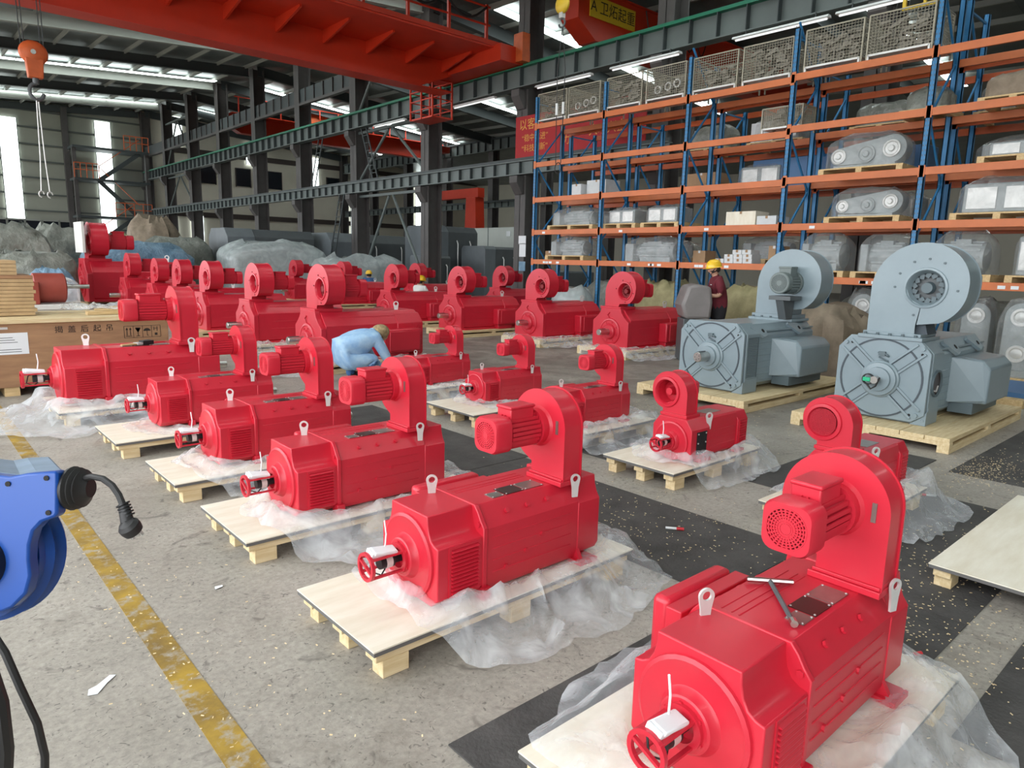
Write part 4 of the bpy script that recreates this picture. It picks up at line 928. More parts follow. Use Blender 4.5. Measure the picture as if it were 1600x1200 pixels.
# pallets
ply_pallet('plywood pallet under the nearest red motor', 1.29, 2.80, 0.62, 1.37)
ply_pallet('plywood pallet under the central foreground motor', 1.23, 2.77, 2.11, 2.77)
ply_pallet('plywood pallet under the third motor of the left row', 1.25, 2.80, 3.41, 4.11)
ply_pallet('plywood pallet under the fourth motor of the left row', 1.25, 2.80, 4.60, 5.28)
ply_pallet('plywood pallet under the fifth motor of the left row', 1.20, 2.75, 5.90, 6.62)
ply_pallet('plywood pallet under the long motor by the crate', 1.05, 2.95, 7.32, 8.25)
ply_pallet('plywood pallet under the second row motor behind the centre', 4.10, 5.40, 3.93, 4.60)
ply_pallet('plywood pallet under the middle motor of the second row', 4.07, 5.40, 5.07, 5.87)
ply_pallet('plywood pallet under the second row motor by the worker', 4.12, 5.40, 6.45, 7.15)
ply_pallet('plywood pallet under the small motor with open inlet', 4.04, 5.26, 2.76, 3.42)
ply_pallet('plywood pallet under the small motor with meshed inlet', 4.02, 5.20, 1.50, 2.10)
ply_pallet('empty plywood pallet at the right edge', 3.85, 5.56, -0.05, 1.06, 0.13)
plank_pallet('pine pallet under the grey motor with bare shaft', 6.92, 9.6, 3.88, 5.36, n=7)
plank_pallet('pine pallet under the grey motor at the right edge', 6.90, 9.3, 1.86, 3.33, n=7)
PB = 'rough pallets under the back row motors'
for (x, y, lab) in ((9.42, 7.93, 'pallet under the back row motor beside the grey motor'), (9.34, 9.93, 'pallet under the second back row motor from the right'), (8.96, 12.0, 'pallet under the third back row motor from the right'), (8.75, 14.25, 'pallet under the back row motor near the blue worker'),
                    (4.42, 9.25, 'pallet under the long motor behind the crouching worker'), (4.5, 11.8, 'pallet under the shafted motor left of the worker'), (4.56, 14.3, 'pallet under the first of three blowers'), (4.8, 16.9, 'pallet under the middle of three blowers'), (4.82, 18.7, 'pallet under the last of three blowers'),
                    (4.75, 21.0, 'pallet under the motor behind the crate boards'), (4.45, 24.0, 'pallet under the tallest red motor'), (10.4, 23.2, 'pallet under the distant motor by the sheeted machine'), (10.7, 20.4, 'pallet under the distant motor by the yellow helmet'), (12.3, 18.6, 'pallet under the distant motor behind the white shirt'), (12.75, 15.0, 'pallet under the distant motor near the column')):
    plank_pallet(lab, x-0.25, x+1.75, y-0.56, y+0.56, n=4, group=PB)

# clear film around the motors
FS = plastic_sheet
FS('crumpled clear plastic sheet around the nearest red motor', (1.62, 2.55, 0.78, 1.14), (1.29, 2.80, 0.62, 1.37), (1.28, 2.88, 0.30, 1.62), 3, amp=0.035, bag=1.2)
FS('crumpled clear plastic sheet around the central foreground motor', (1.62, 2.55, 2.22, 2.58), (1.23, 2.77, 2.11, 2.77), (1.44, 3.0, 1.80, 2.95), 7, amp=0.035, bag=1.3)
FS('clear plastic sheet trailing off the third pallet of the left row', (1.62, 2.55, 3.54, 3.9), (1.25, 2.80, 3.41, 4.11), (1.40, 3.0, 3.02, 4.15), 11, amp=0.035, bag=1.0)
FS('bright crumpled plastic sheet on the fourth pallet of the left row', (1.64, 2.55, 4.79, 5.15), (1.25, 2.80, 4.60, 5.28), (1.38, 2.9, 4.32, 5.35), 15, amp=0.04, bag=1.0)
FS('plastic sheet lying flat on the fifth pallet of the left row', (1.64, 2.5, 6.19, 6.53), (1.20, 2.75, 5.90, 6.62), (1.38, 2.85, 5.86, 6.7), 19, amp=0.025)
FS('wide plastic sheet heaped on the floor before the crate motor', (1.20, 2.3, 7.55, 8.05), (1.05, 2.85, 7.32, 8.25), (0.35, 3.0, 6.85, 8.35), 23, amp=0.05, bag=1.2)
FS('plastic sheet spilling off the second row pallet behind the centre', (4.36, 5.1, 4.1, 4.4), (4.10, 5.40, 3.93, 4.60), (4.2, 5.65, 3.62, 4.7), 27, amp=0.035, bag=1.3)
FS('plastic sheet on the middle pallet of the second row', (4.48, 5.2, 5.4, 5.66), (4.07, 5.40, 5.07, 5.87), (4.28, 5.5, 5.03, 5.85), 31, amp=0.03, bag=0.8)
FS('plastic sheet at the second row motor by the worker', (4.5, 5.2, 6.67, 6.93), (4.12, 5.40, 6.45, 7.15), (4.2, 5.5, 6.2, 7.2), 35, amp=0.03)
FS('plastic sheet around the small motor with open inlet', (4.38, 5.1, 2.88, 3.12), (4.04, 5.26, 2.76, 3.42), (4.18, 5.42, 2.55, 3.5), 39, amp=0.03, bag=1.3)
FS('plastic sheet bunched behind the small motor with meshed inlet', (4.35, 5.05, 1.66, 1.9), (4.02, 5.20, 1.50, 2.10), (4.15, 5.55, 1.22, 2.2), 43, amp=0.04, bag=1.8)
FS('grey plastic sheet under the back row motor beside the grey motor', (9.5, 11.0, 7.6, 8.26), (9.17, 11.17, 7.37, 8.49), (9.0, 11.6, 6.9, 8.6), 47, amp=0.04)
FS('plastic sheet under the second back row motor from the right', (9.4, 10.9, 9.6, 10.26), (9.09, 11.09, 9.37, 10.49), (8.9, 11.4, 8.9, 10.6), 51, amp=0.04)
FS('whitish plastic sheet at the shafted motor left of the worker', (4.55, 6.0, 11.5, 12.1), (4.25, 6.25, 11.24, 12.36), (3.9, 6.4, 10.7, 12.5), 55, amp=0.05)
FS('plastic sheet at the shaft of the long motor behind the worker', (4.45, 5.9, 8.95, 9.55), (4.17, 6.17, 8.69, 9.81), (3.5, 6.3, 8.6, 9.9), 59, amp=0.04)

# wrench, paint brush, markers and paper scraps
t = thing('wrench', 'steel T-handle wrench lying on the nearest red motor', 'wrench', (2.034, 0.962, PT+0.4105), -0.84)
MB().tube([(-0.075, 0.12, 0.012), (0.075, 0.12, 0.012)], 0.009, 8).build('handle', 'steel', t)
MB().tube([(0, 0.12, 0.011), (0, -0.15, 0.011)], 0.008, 8).build('stem', 'machine_grey', t)
MB().cyl((0, -0.145, 0.012), (0, -0.17, 0.012), 0.012, n=8).build('socket', 'steel', t)
t = thing('paint_brush', 'black bristled paint brush on the long motor by the crate', 'brush', (1.83, 7.72, PT+0.41*1.31), 0.35)
MB().prism([(-0.17, -0.015), (-0.02, -0.03), (-0.02, 0.03), (-0.17, 0.015)], 'z', 0.004, 0.02).build('handle', 'pine', t, bevel=0.004)
MB().box(-0.02, 0.04, -0.038, 0.038, 0.002, 0.024).build('ferrule', 'zinc', t, bevel=0.003)
MB().prism([(0.04, -0.036), (0.15, -0.05), (0.16, 0.05), (0.04, 0.036)], 'z', 0.002, 0.04).build('bristles', 'black_plastic', t, bevel=0.004)
def marker(label, x, y, rz, cap='red_marker'):
    t = thing('marker_pen', label, 'pen', (x, y, 0.006), rz)
    MB().cyl((-0.05, 0, 0.009), (0.015, 0, 0.009), 0.008, n=10).build('barrel', 'lamp_white', t); MB().cyl((0.015, 0, 0.009), (0.06, 0, 0.009), 0.009, n=10).build('cap', cap, t)
marker('red and white marker on the dark mat behind the central motor', 3.45, 2.33, -0.9)
marker('red and white marker on the dark mat behind the small meshed motor', 5.45, 1.56, 2.2)
marker('reddish marker at the concrete edge right of the nearest motor', 3.05, 0.86, -0.4)
def scrap(label, pts, z=0.001):
    n = len(pts); vs = [(x, y, z+0.006*abs(nz3(x*20, y*20, 1))) for x, y in pts]; vs += [(x, y, q+0.002) for x, y, q in vs]
    o = MB().add(vs, [tuple(range(n-1, -1, -1)), tuple(range(n, 2*n))]+[(i, (i+1) % n, n+(i+1) % n, n+i) for i in range(n)]).build('paper_scrap', 'white_paper', smooth=0); tag(o, label, 'paper', 'paper scraps on the floor')
scrap('torn white paper scrap on the floor left of the yellow line', [(0.40, 2.72), (0.43, 2.71), (0.47, 2.76), (0.51, 2.80), (0.49, 2.81), (0.44, 2.77), (0.41, 2.76)])
scrap('tiny white paper scrap on the concrete right of the yellow line', [(1.04, 3.27), (1.08, 3.28), (1.085, 3.30), (1.05, 3.305)])
# wood shavings: nobody could count them
mb = MB(); rg = random.Random(5)
def shav(cx, cy, sx, sy, n):
    for _ in range(n):
        x = rg.gauss(cx, sx); y = rg.gauss(cy, sy); a = rg.random()*PI; l = rg.uniform(0.0025, 0.007); w = rg.uniform(0.0012, 0.0028)
        c, s = math.cos(a), math.sin(a); z = 0.0075+rg.random()*0.004
        mb.add([(x-c*l-s*w, y-s*l+c*w, z), (x+c*l-s*w, y+s*l+c*w, z), (x+c*l+s*w, y+s*l-c*w, z+0.002), (x-c*l+s*w, y-s*l-c*w, z+0.0015)], [(0, 1, 2, 3)])
shav(6.55, 1.5, 0.35, 0.12, 420); shav(7.0, 1.1, 0.6, 0.3, 250); shav(4.2, 1.1, 0.8, 0.25, 420); shav(3.3, 2.6, 0.35, 0.6, 420); shav(3.2, 1.1, 0.4, 0.3, 240)
shav(5.9, 4.3, 0.5, 0.7, 320); shav(5.7, 3.6, 0.4, 0.3, 160); shav(3.1, 0.7, 0.4, 0.15, 160); shav(0.7, 3.2, 0.12, 0.7, 110); shav(1.0, 2.6, 0.25, 0.6, 90); shav(6.2, 5.0, 0.3, 0.5, 200)
o = mb.build('wood_shavings', 'pine_light', smooth=0); tag(o, 'pale wood shavings scattered on the floor and mats', 'shavings'); o['kind'] = 'stuff'

# ------------------------------------------------------------------ pallet racks
RY = [13.27, 11.03, 8.79, 6.58, 4.28, 2.0]
LV = [[1.665, 2.40, 3.20, 4.06, 4.98]]*3+[[1.46, 2.40, 3.23, 4.13, 5.02]]*2
def rack(label, X0, depth, top, orange, front, nbay=5):
    t = thing('pallet_rack', label, 'rack', (X0, 0, 0), group='blue and orange pallet racks')
    holes = MB()
    for i, y in enumerate(RY[:nbay+1]):
        h = top[i]
        for x in (0.0, depth-0.08):
            u = MB().box(x, x+0.018, y-0.045, y+0.045, 0, h).box(x, x+0.08, y-0.045, y-0.033, 0, h).box(x, x+0.08, y+0.033, y+0.045, 0, h).build('upright', 'rack_blue', t, smooth=0)
            MB().box(x-0.03, x+0.11, y-0.07, y+0.07, 0, 0.012).build('foot_plate', 'rack_blue', u, smooth=0)
            if front and x == 0.0:
                d = MB()
                for k in range(int(h/0.075)):
                    for s in (-0.02, 0.02): d.box(-0.001, 0.0, y+s-0.006, y+s+0.006, 0.1+0.075*k, 0.13+0.075*k)
                d.build('upright_holes', 'machine_grey', u, smooth=0)
        n = int(h/0.95)
        for k in range(n):
            a, b = (0.06, depth-0.06) if k % 2 == 0 else (depth-0.06, 0.06)
            MB().bar((a, y, 0.2+0.95*k), (b, y, 0.2+0.95*(k+1)), 0.03).build('diagonal', 'rack_blue', t, smooth=0)
        for z in (0.2, h-0.15): MB().bar((0.06, y, z), (depth-0.06, y, z), 0.03).build('tie', 'rack_blue', t, smooth=0)
    for b in range(nbay):
        ya, yb = RY[b]-0.045, RY[b+1]+0.045
        for z in LV[b]:
            for x in (-0.012, depth-0.045):
                bm = MB().box(x, x+0.05, yb, ya, z-0.12, z).build('beam', orange, t, smooth=0, bevel=0.004)
                if x < 0:
                    for y in (ya+0.01, yb-0.06): MB().box(x-0.006, x, y-0.02, y+0.06, z-0.15, z+0.03).build('connector', orange, bm, smooth=0)
    if front:
        rg = random.Random(4)
        for b in range(nbay):
            for z in LV[b][:2]:
                for k in range(4 if z < 2 else 1):
                    y = RY[b]-0.3-rg.random()*1.6; MB().box(-0.0155, -0.012, y-0.05, y+0.05, z-0.095, z-0.045).build('shelf_tag', 'white_paper', t, smooth=0)
    return t
rack('tall front pallet rack with blue uprights and orange beams', 12.5, 1.0, [5.62, 5.62, 5.72, 5.78, 6.3, 6.3], 'rack_orange', True)
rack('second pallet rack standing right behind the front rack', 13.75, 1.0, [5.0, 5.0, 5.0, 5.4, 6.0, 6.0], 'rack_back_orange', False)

# wire baskets with castings on the top level
def wire_basket(label, yc, z, w=0.98, h=0.70, x0=12.55, d=0.86):
    t = thing('wire_basket', label, 'basket', (x0, yc, z), group='wire baskets on the rack'); a = w/2
    f = MB()
    for x in (0, d):
        for y in (-a, a): f.bar((x, y, 0.0), (x, y, h), 0.025)
    for z_ in (0.09, h):
        f.bar((0, -a, z_), (0, a, z_), 0.022); f.bar((d, -a, z_), (d, a, z_), 0.022); f.bar((0, -a, z_), (d, -a, z_), 0.022); f.bar((0, a, z_), (d, a, z_), 0.022)
    f.build('frame', 'wire', t, smooth=0)
    MB().bar((-0.015, -a+0.03, 0.075), (-0.015, a-0.03, 0.075), 0.03).bar((-0.015, -a+0.03, 0.0), (-0.015, -a+0.03, 0.08), 0.03).bar((-0.015, a-0.03, 0.0), (-0.015, a-0.03, 0.08), 0.03).build('skid', 'zinc', t, smooth=0)
    m = MB(); n = 19
    for i in range(1, n):
        y = -a+w*i/n; m.bar((0, y, 0.09), (0, y, h), 0.006); m.bar((d, y, 0.09), (d, y, h), 0.006)
    for i in range(1, 13):
        z_ = 0.09+(h-0.09)*i/13
        for x in (0, d): m.bar((x, -a, z_), (x, a, z_), 0.006)
        for y in (-a, a): m.bar((0, y, z_), (d, y, z_), 0.006)
    for i in range(1, 15):
        x = d*i/15
        for y in (-a, a): m.bar((x, y, 0.09), (x, y, h), 0.006)
    m.build('wire_mesh', 'wire', t, smooth=0)
    MB().box(0, d, -a, a, 0.08, 0.095).build('base', 'zinc', t, smooth=0)
    return t
def casting_heap(label, yc, z, seed, mode, w=0.86, x0=12.62, d=0.7):
    rg = random.Random(seed); m = MB()
    for k in range(80):
        y = rg.uniform(-w/2+0.08, w/2-0.08); x = rg.uniform(0.06, d-0.06); zz = rg.uniform(0.12, 0.46)
        if mode == 'stack':
            y = rg.choice((-0.25, -0.02, 0.24))+rg.uniform(-0.08, 0.08); zz = 0.13+0.48*rg.random(); x = rg.uniform(0.02, 0.3)
        a = rg.uniform(-0.7, 0.7)
        if rg.random() < 0.4: m.lathe([(0, 0.03), (0, 0.065), (0.03, 0.065), (0.03, 0.03)], x, y, zz, rg.choice('xyz'), 10, False)
        else: m.bar((x, y-0.08, zz-0.05*a), (x+0.05*a, y+0.08, zz+0.07*a), 0.07, 0.05)
    o = m.build('castings', 'casting', smooth=30); o.location = (x0, yc, z); tag(o, label, 'castings'); o['kind'] = 'stuff'
def ring_part(label, x, y, z, r=0.085):
    o = MB().ring(0, 0, 0, r*0.72, r, 0, 0.05, 'x', 20).build('metal_ring', 'zinc'); o.location = (x, y, z); tag(o, label, 'ring', 'metal rings in the wire baskets')
BK = [(12.76, 'leftmost wire basket on the rack top', 'stack', 'leftmost'), (11.71, 'second wire basket from the left, with three rings', 'rings', 'second'), (10.52, 'third wire basket from the left, under a tube lamp', 'stack', 'third'), (9.41, 'fourth wire basket from the left, with ring parts', 'rings', 'fourth'),
      (8.24, 'fifth wire basket from the left, before a red girder', 'heap', 'fifth'), (7.14, 'sixth wire basket from the left on the rack top', 'stack', 'sixth'), (5.93, 'seventh wire basket from the left on the rack top', 'stack', 'seventh'), (4.86, 'rightmost wire basket under the yellow frame', 'stack', 'rightmost')]
for i, (yc, lab, mode, w_) in enumerate(BK):
    z = 4.98 if i < 6 else 5.02
    wire_basket(lab, yc, z); casting_heap('grey metal castings inside the %s wire basket on the rack' % w_, yc, z, 30+i, 'heap' if mode == 'rings' else mode)
    if mode == 'rings':
        for k, dy in enumerate((0.22, -0.04, -0.26)): ring_part('%s metal ring leaning in the %s wire basket' % (('left', 'middle', 'right')[k], w_), 12.57, yc+dy, z+0.26+0.03*k)
t = thing('lifting_frame', 'yellow square frame hanging above the rightmost wire basket', 'frame', (12.7, 4.6, 5.74))
for y0, y1, z0, z1 in ((-0.33, 0.33, 0.0, 0.05), (-0.33, 0.33, 0.42, 0.47), (-0.33, -0.28, 0.05, 0.42), (0.28, 0.33, 0.05, 0.42), (-0.02, 0.02, 0.05, 0.42)): MB().box(0, 0.05, y0, y1, z0, z1).build('bar', 'crane_yellow', t, smooth=0)
wire_basket('wire basket with small parts on the level below the rack top', 6.95, 4.13, 0.8, 0.45, 12.9, 0.5)
casting_heap('grey parts in the small wire basket below the rack top', 6.95, 4.13, 71, 'heap', 0.6, 12.95, 0.4)

def lump(mb, cx, cy, z0, sx, sy, sz, seed, n=14, k=9, fold=0.05, p=4.0, top=0.0, flat=0.72):
    rings = []
    for i in range(k+1):
        u = i/k; zz = z0+sz*(1-(1-u)**1.6) if top else z0+sz*u
        s = (1-((u-flat)/(1-flat))**2.2*0.42) if u > flat else 1.0
        s = max(s, 0.05); r = []
        for j in range(n*2):
            a = 2*PI*j/(n*2); c, d = math.cos(a), math.sin(a); q = (abs(c)**p+abs(d)**p)**(-1/p)
            w = 1+fold*(1.2-0.7*u)*(nz3(c*2.2+seed, d*2.2, zz*0.7)*1.5+nz3(c*7+seed, d*7, zz*0.5)*0.9)
            r.append((cx+sx/2*c*q*s*w, cy+sy/2*d*q*s*w, zz+((0.10*sz*nz3(c*1.7, d*1.7+seed, 4)+0.9*fold*sz*(0.5-abs(nz3(c*4*(1-u*0.5)+seed, d*4*(1-u*0.5), 2+u*3))*2))*u if i else 0)))
        rings.append(r)
    mb.loft(rings, True); return mb
def wrapped(label, yc, w, z, h, kind, seed, x0=12.62, d=0.75, pallet=True, pm='pine', film='film_wrap', cat='machine', shelf='on the rack'):
    pz = 0.0
    if pallet:
        plank_pallet(('pallet beneath the '+label) if len(label.split()) < 13 else ('pallet of the '+label), x0-0.02, x0+d+0.1, yc-w/2-0.06, yc+w/2+0.06, 0.11, n=4, alongx=False, m=pm, group='small pallets on the rack', z0=z); pz = 0.112
    t = thing('wrapped_machine', label, cat, (x0+d/2, yc, z+pz), group='film wrapped machines'); H = h-pz
    if kind == 'motor':
        r = min(H*0.36, d*0.36); mb = MB().cyl((0, -w*0.36, H*0.42), (0, w*0.30, H*0.42), r, n=20)
        for i in range(14): a = 2*PI*i/14; mb.bar((r*1.04*math.cos(a), -w*0.3, H*0.42+r*1.04*math.sin(a)), (r*1.04*math.cos(a), w*0.25, H*0.42+r*1.04*math.sin(a)), 0.012, 0.03)
        mb.build('motor_body', 'pump_grey', t); MB().box(-r*0.8, r*0.8, -w*0.3, w*0.25, 0, H*0.2).build('base', 'pump_grey', t, smooth=0)
        MB().box(-r*0.6, r*0.5, -w*0.12, w*0.14, H*0.62, H*0.86).build('terminal_box', 'pump_grey', t, bevel=0.01)
        MB().box(-d*0.4, d*0.3, w*0.3, w*0.45, 0.0, H*0.75).build('end_box', 'pump_grey', t, bevel=0.01)
    elif kind == 'belt':
        R = H*0.42; st = []
        for i in range(13): a = -PI/2+PI*i/12; st.append((-w/2+R*0.55*1-R*0.5*math.cos(a)*1.0, H*0.40-0.5*R*math.sin(a)*1.3))
        st = [(w/2-R+R*math.cos(a), H*0.52+R*math.sin(a)) for a in [-PI/2+PI*i/12 for i in range(13)]]+[(-w/2+R*0.7-R*0.62*math.sin(b), H*0.40+R*0.62*math.cos(b)) for b in [PI*i/12 for i in range(13)]]
        st = [(-y, z_) for y, z_ in st][::-1]
        MB().prism(st, 'x', -d*0.18, d*0.2).build('drive_plate', 'pump_grey', t, bevel=0.006)
        for i, (y, r, z_) in enumerate(((-(w/2-R), R*0.62, H*0.52), (0.0, R*0.66, H*0.42), ((w/2-R*0.75), R*0.55, H*0.40))):
            MB().lathe([(0, r), (-0.03, r*0.98), (-0.035, r*0.8), (-0.02, r*0.7), (-0.02, r*0.4), (-0.05, r*0.3), (-0.05, 0)], -d*0.18, y, z_, 'x', 24).build('pulley', 'zinc' if i != 1 else 'pump_grey', t)
        MB().box(-d*0.3, d*0.3, -w*0.4, w*0.4, 0, H*0.09).build('base', 'pump_grey', t, smooth=0)
    elif kind == 'tower':
        R = w*0.40
        MB().prism([(R*math.cos(a), H-R+R*math.sin(a)-0.02) for a in [PI*i/12 for i in range(13)]]+[(-R*1.05, 0.0), (R*1.05, 0.0)], 'x', -d*0.15, d*0.2).build('housing', 'pump_grey', t, bevel=0.01)
        for z_, r in ((H-R-0.02, R*0.62), (H*0.30, R*0.6)): MB().lathe([(0, r), (-0.03, r), (-0.03, r*0.75), (-0.015, r*0.6), (-0.03, r*0.25), (-0.03, 0)], -d*0.15, 0, z_, 'x', 22).build('disc', 'zinc', t)
        MB().box(-d*0.3, d*0.3, -w*0.45, w*0.45, 0, H*0.08).build('base', 'pump_grey', t, smooth=0)
    elif kind == 'box':
        MB().box(-d*0.38, d*0.38, -w*0.44, w*0.44, 0.0, H*0.86).build('cabinet', 'pump_grey', t, bevel=0.02)
        for s in (-0.22, 0.22): MB().box(-d*0.40, -d*0.38, w*(s-0.17), w*(s+0.17), H*0.12, H*0.74).build('panel', 'zinc', t, smooth=0)
    o = lump(MB(), 0, 0, 0.002, d*0.98, w*1.06, H*1.02, seed, fold=0.045, flat=0.6).build('film_wrap', film, t, smooth=55)
    return t
wrapped('film wrapped belt drive on the third level of the rack', 5.31, 1.28, 3.23, 0.66, 'belt', 1)
wrapped('film wrapped belt drive on the second level of the rack', 5.2, 1.14, 2.40, 0.58, 'belt', 2)
wrapped('sheeted motor at the left end of the second rack level', 12.1, 1.4, 2.40, 0.52, 'motor', 3)
wrapped('left film wrapped box in the second bay of level two', 10.55, 0.85, 2.40, 0.46, 'box', 4)
wrapped('right film wrapped box in the second bay of level two', 9.42, 0.88, 2.40, 0.48, 'box', 5)
wrapped('wide film wrapped cabinet at the right end of level two', 3.2, 1.15, 2.40, 0.62, 'box', 6)
wrapped('film wrapped motor at the left end of the lowest rack level', 12.25, 1.2, 1.665, 0.56, 'motor', 7)
wrapped('big film bag with a motor hanging over the lowest beam', 9.7, 1.5, 1.665, 0.52, 'motor', 8, pallet=False)
wrapped('film wrapped pump left of the right grey blower, lowest level', 5.85, 0.8, 1.46, 0.75, 'motor', 9)
wrapped('film wrapped pump directly left of the open grey blower', 4.8, 0.82, 1.46, 0.73, 'motor', 10)
wrapped('film wrapped unit just right of the open grey blower', 3.65, 0.85, 1.46, 0.75, 'motor', 11)
wrapped('film wrapped unit at the right edge of the lowest level', 2.6, 0.65, 1.46, 0.78, 'box', 12)
wrapped('wrapped tower drive on the floor between the grey blowers', 5.1, 0.5, 0.0, 1.2, 'tower', 13, pallet=False)
wrapped('wrapped tower drive on the floor right of the open grey blower', 3.35, 0.5, 0.0, 1.15, 'tower', 14)
wrapped('wrapped tower drive on the floor at the right edge', 2.62, 0.52, 0.0, 1.2, 'tower', 15, x0=12.0)
wrapped('brown sheeted load on the fourth level of the rack', 5.55, 0.95, 4.13, 0.5, 'box', 16, x0=13.85, film='tarp_grey')
wrapped('sheeted load with a green cap on the fourth level', 4.55, 0.6, 4.13, 0.46, 'box', 17, x0=13.0, film='tarp_grey')
wrapped('bundled sheeted load on the fourth level at the right edge', 3.25, 0.8, 4.13, 0.45, 'box', 18, x0=12.8, film='tarp_brown')
wrapped('sheeted box deep in the second bay of the fourth level', 9.2, 0.9, 4.06, 0.6, 'box', 19, x0=13.85, film='tarp_grey')
wrapped('flat wrapped parts at the right end of the third level', 3.0, 1.0, 3.23, 0.34, 'box', 20)
for i, (yc, w, z, h, k, lab) in enumerate(((12.2, 1.3, 2.40, 0.5, 'box', 'dim wrapped crate deep behind the left bay of level two'), (10.1, 1.2, 1.665, 0.5, 'motor', 'dim wrapped motor deep behind the second bay, lowest level'), (7.9, 1.0, 3.20, 0.55, 'box', 'dim wrapped cabinet deep behind the third bay of level three'),
        (7.6, 1.2, 1.665, 0.55, 'motor', 'dim wrapped motor deep behind the third bay, lowest level'), (5.4, 1.4, 2.40, 0.6, 'box', 'dim wrapped cabinet deep behind the fourth bay of level two'), (3.2, 1.5, 3.23, 0.6, 'motor', 'dim wrapped motor deep behind the right bay of level three'), (7.6, 1.1, 4.06, 0.6, 'box', 'dim wrapped cabinet deep behind the third bay of level four'), (3.3, 1.4, 4.13, 0.6, 'box', 'dim wrapped cabinet deep behind the right bay of level four'))):
    wrapped(lab, yc, w, z, h, k, 90+i, x0=13.86)
for i, (yc, lab) in enumerate(((12.1, 'dark wrapped load on the floor behind the left rack bay'), (9.8, 'dark wrapped load on the floor behind the second rack bay'), (7.7, 'dark wrapped load on the floor behind the third rack bay'), (5.3, 'dark wrapped load on the floor behind the fourth rack bay'), (3.1, 'dark wrapped load on the floor behind the right rack bay'))):
    wrapped(lab, yc, 1.5, 0.0, 1.1, 'box', 120+i, x0=13.86, film='tarp_grey')
def carton(label, x, y, z, dx, dy, dz, m='carton_white', rz=0.0, group='cartons on the rack'):
    t = thing('carton', label, 'box', (x, y, z), rz, group=group)
    MB().box(0, dx, -dy/2, dy/2, 0, dz).build('carton_body', m, t, smooth=0, bevel=0.004)
    MB().box(-0.001, dx+0.001, -0.025, 0.025, dz-0.05, dz+0.0012).build('tape', 'carton_brown' if m != 'carton_brown' else 'carton_white', t, smooth=0)
carton('small white carton at the left of the third rack level', 12.6, 11.9, 3.2, 0.4, 0.3, 0.26)
carton('wide white carton in the first bay of the third rack level', 12.75, 11.4, 3.2, 0.5, 0.6, 0.34)
carton('cream carton in the third bay of the second rack level', 12.65, 7.5, 2.4, 0.5, 0.64, 0.27, 'plywood_face')
carton('low grey white carton beside the cream carton', 12.65, 6.95, 2.4, 0.5, 0.4, 0.17)
n = 0
for row, (cnt, y0) in enumerate(((4, 7.88), (3, 7.68), (2, 7.5))):
    for k in range(cnt):
        carton('%s white carton of the %s row of the stack above the red shirted worker' % (('leftmost', 'second', 'third', 'rightmost')[k], ('bottom', 'middle', 'top')[row]), 12.62, y0-0.205*k, 1.666+0.088*row, 0.34, 0.195, 0.087)
carton('brown open carton near the grey blower on the lowest level', 12.65, 6.74, 1.666, 0.4, 0.22, 0.34, 'carton_brown')
carton('brown carton at the left end of the lowest rack level', 12.8, 12.95, 1.666, 0.4, 0.3, 0.22, 'carton_brown')
carton('brown carton behind the rack post in the second bay', 12.9, 8.55, 1.666, 0.4, 0.3, 0.25, 'carton_brown')
carton('brown carton deep in the second bay of the third level', 13.9, 9.3, 3.2, 0.5, 0.8, 0.45, 'carton_brown')
carton('pale carton deep in the third bay of the fourth level', 13.9, 7.9, 4.06, 0.5, 0.5, 0.5)
for i, (y, z, w, h) in enumerate(((7.3, 3.2, 1.6, 0.62), (5.6, 3.23, 1.7, 0.6))):
    o = MB().box(14.0, 14.6, y-w/2, y+w/2, z, z+h).build('blue_case', 'blue_case', smooth=0, bevel=0.01); tag(o, ('wide blue case deep in the third bay of the rack', 'wide blue case deep in the fourth bay of the rack')[i], 'case')
def tarp_load(label, x, y, sx, sy, sz, m, seed, z=0.0, fold=0.09, p=3.5):
    o = lump(MB(), 0, 0, 0, sx, sy, sz, seed, 22, 12, fold, p).build('tarp_load', m, smooth=55); o.location = (x, y, z); tag(o, label, 'tarp'); return o
tarp_load('olive tarpaulin load on the floor right of the red blower', 12.9, 9.3, 0.9, 1.35, 1.22, 'tarp_olive', 5)
tarp_load('olive tarpaulin load right of the red shirted worker', 12.0, 6.75, 0.8, 0.95, 1.22, 'tarp_olive', 9, p=6)
tarp_load('brown crumpled tarpaulin between the two grey motors', 10.8, 4.75, 1.2, 1.15, 1.0, 'tarp_brown', 13, fold=0.16)
tarp_load('grey sheeted roll on the floor under the left rack bays', 12.3, 11.6, 0.7, 1.0, 1.02, 'film_cover', 17)
o = MB().box(10.0, 13.0, 2.0, 3.3, 0.0, 0.10).build('timber_stack', 'pine', smooth=0); tag(o, 'flat stack of pine boards behind the right grey motor', 'boards')
o = MB().box(10.2, 11.4, 1.8, 2.8, 0.10, 0.16).build('blue_tray', 'blue_case', smooth=0); tag(o, 'blue tray on the boards behind the right grey motor', 'tray')
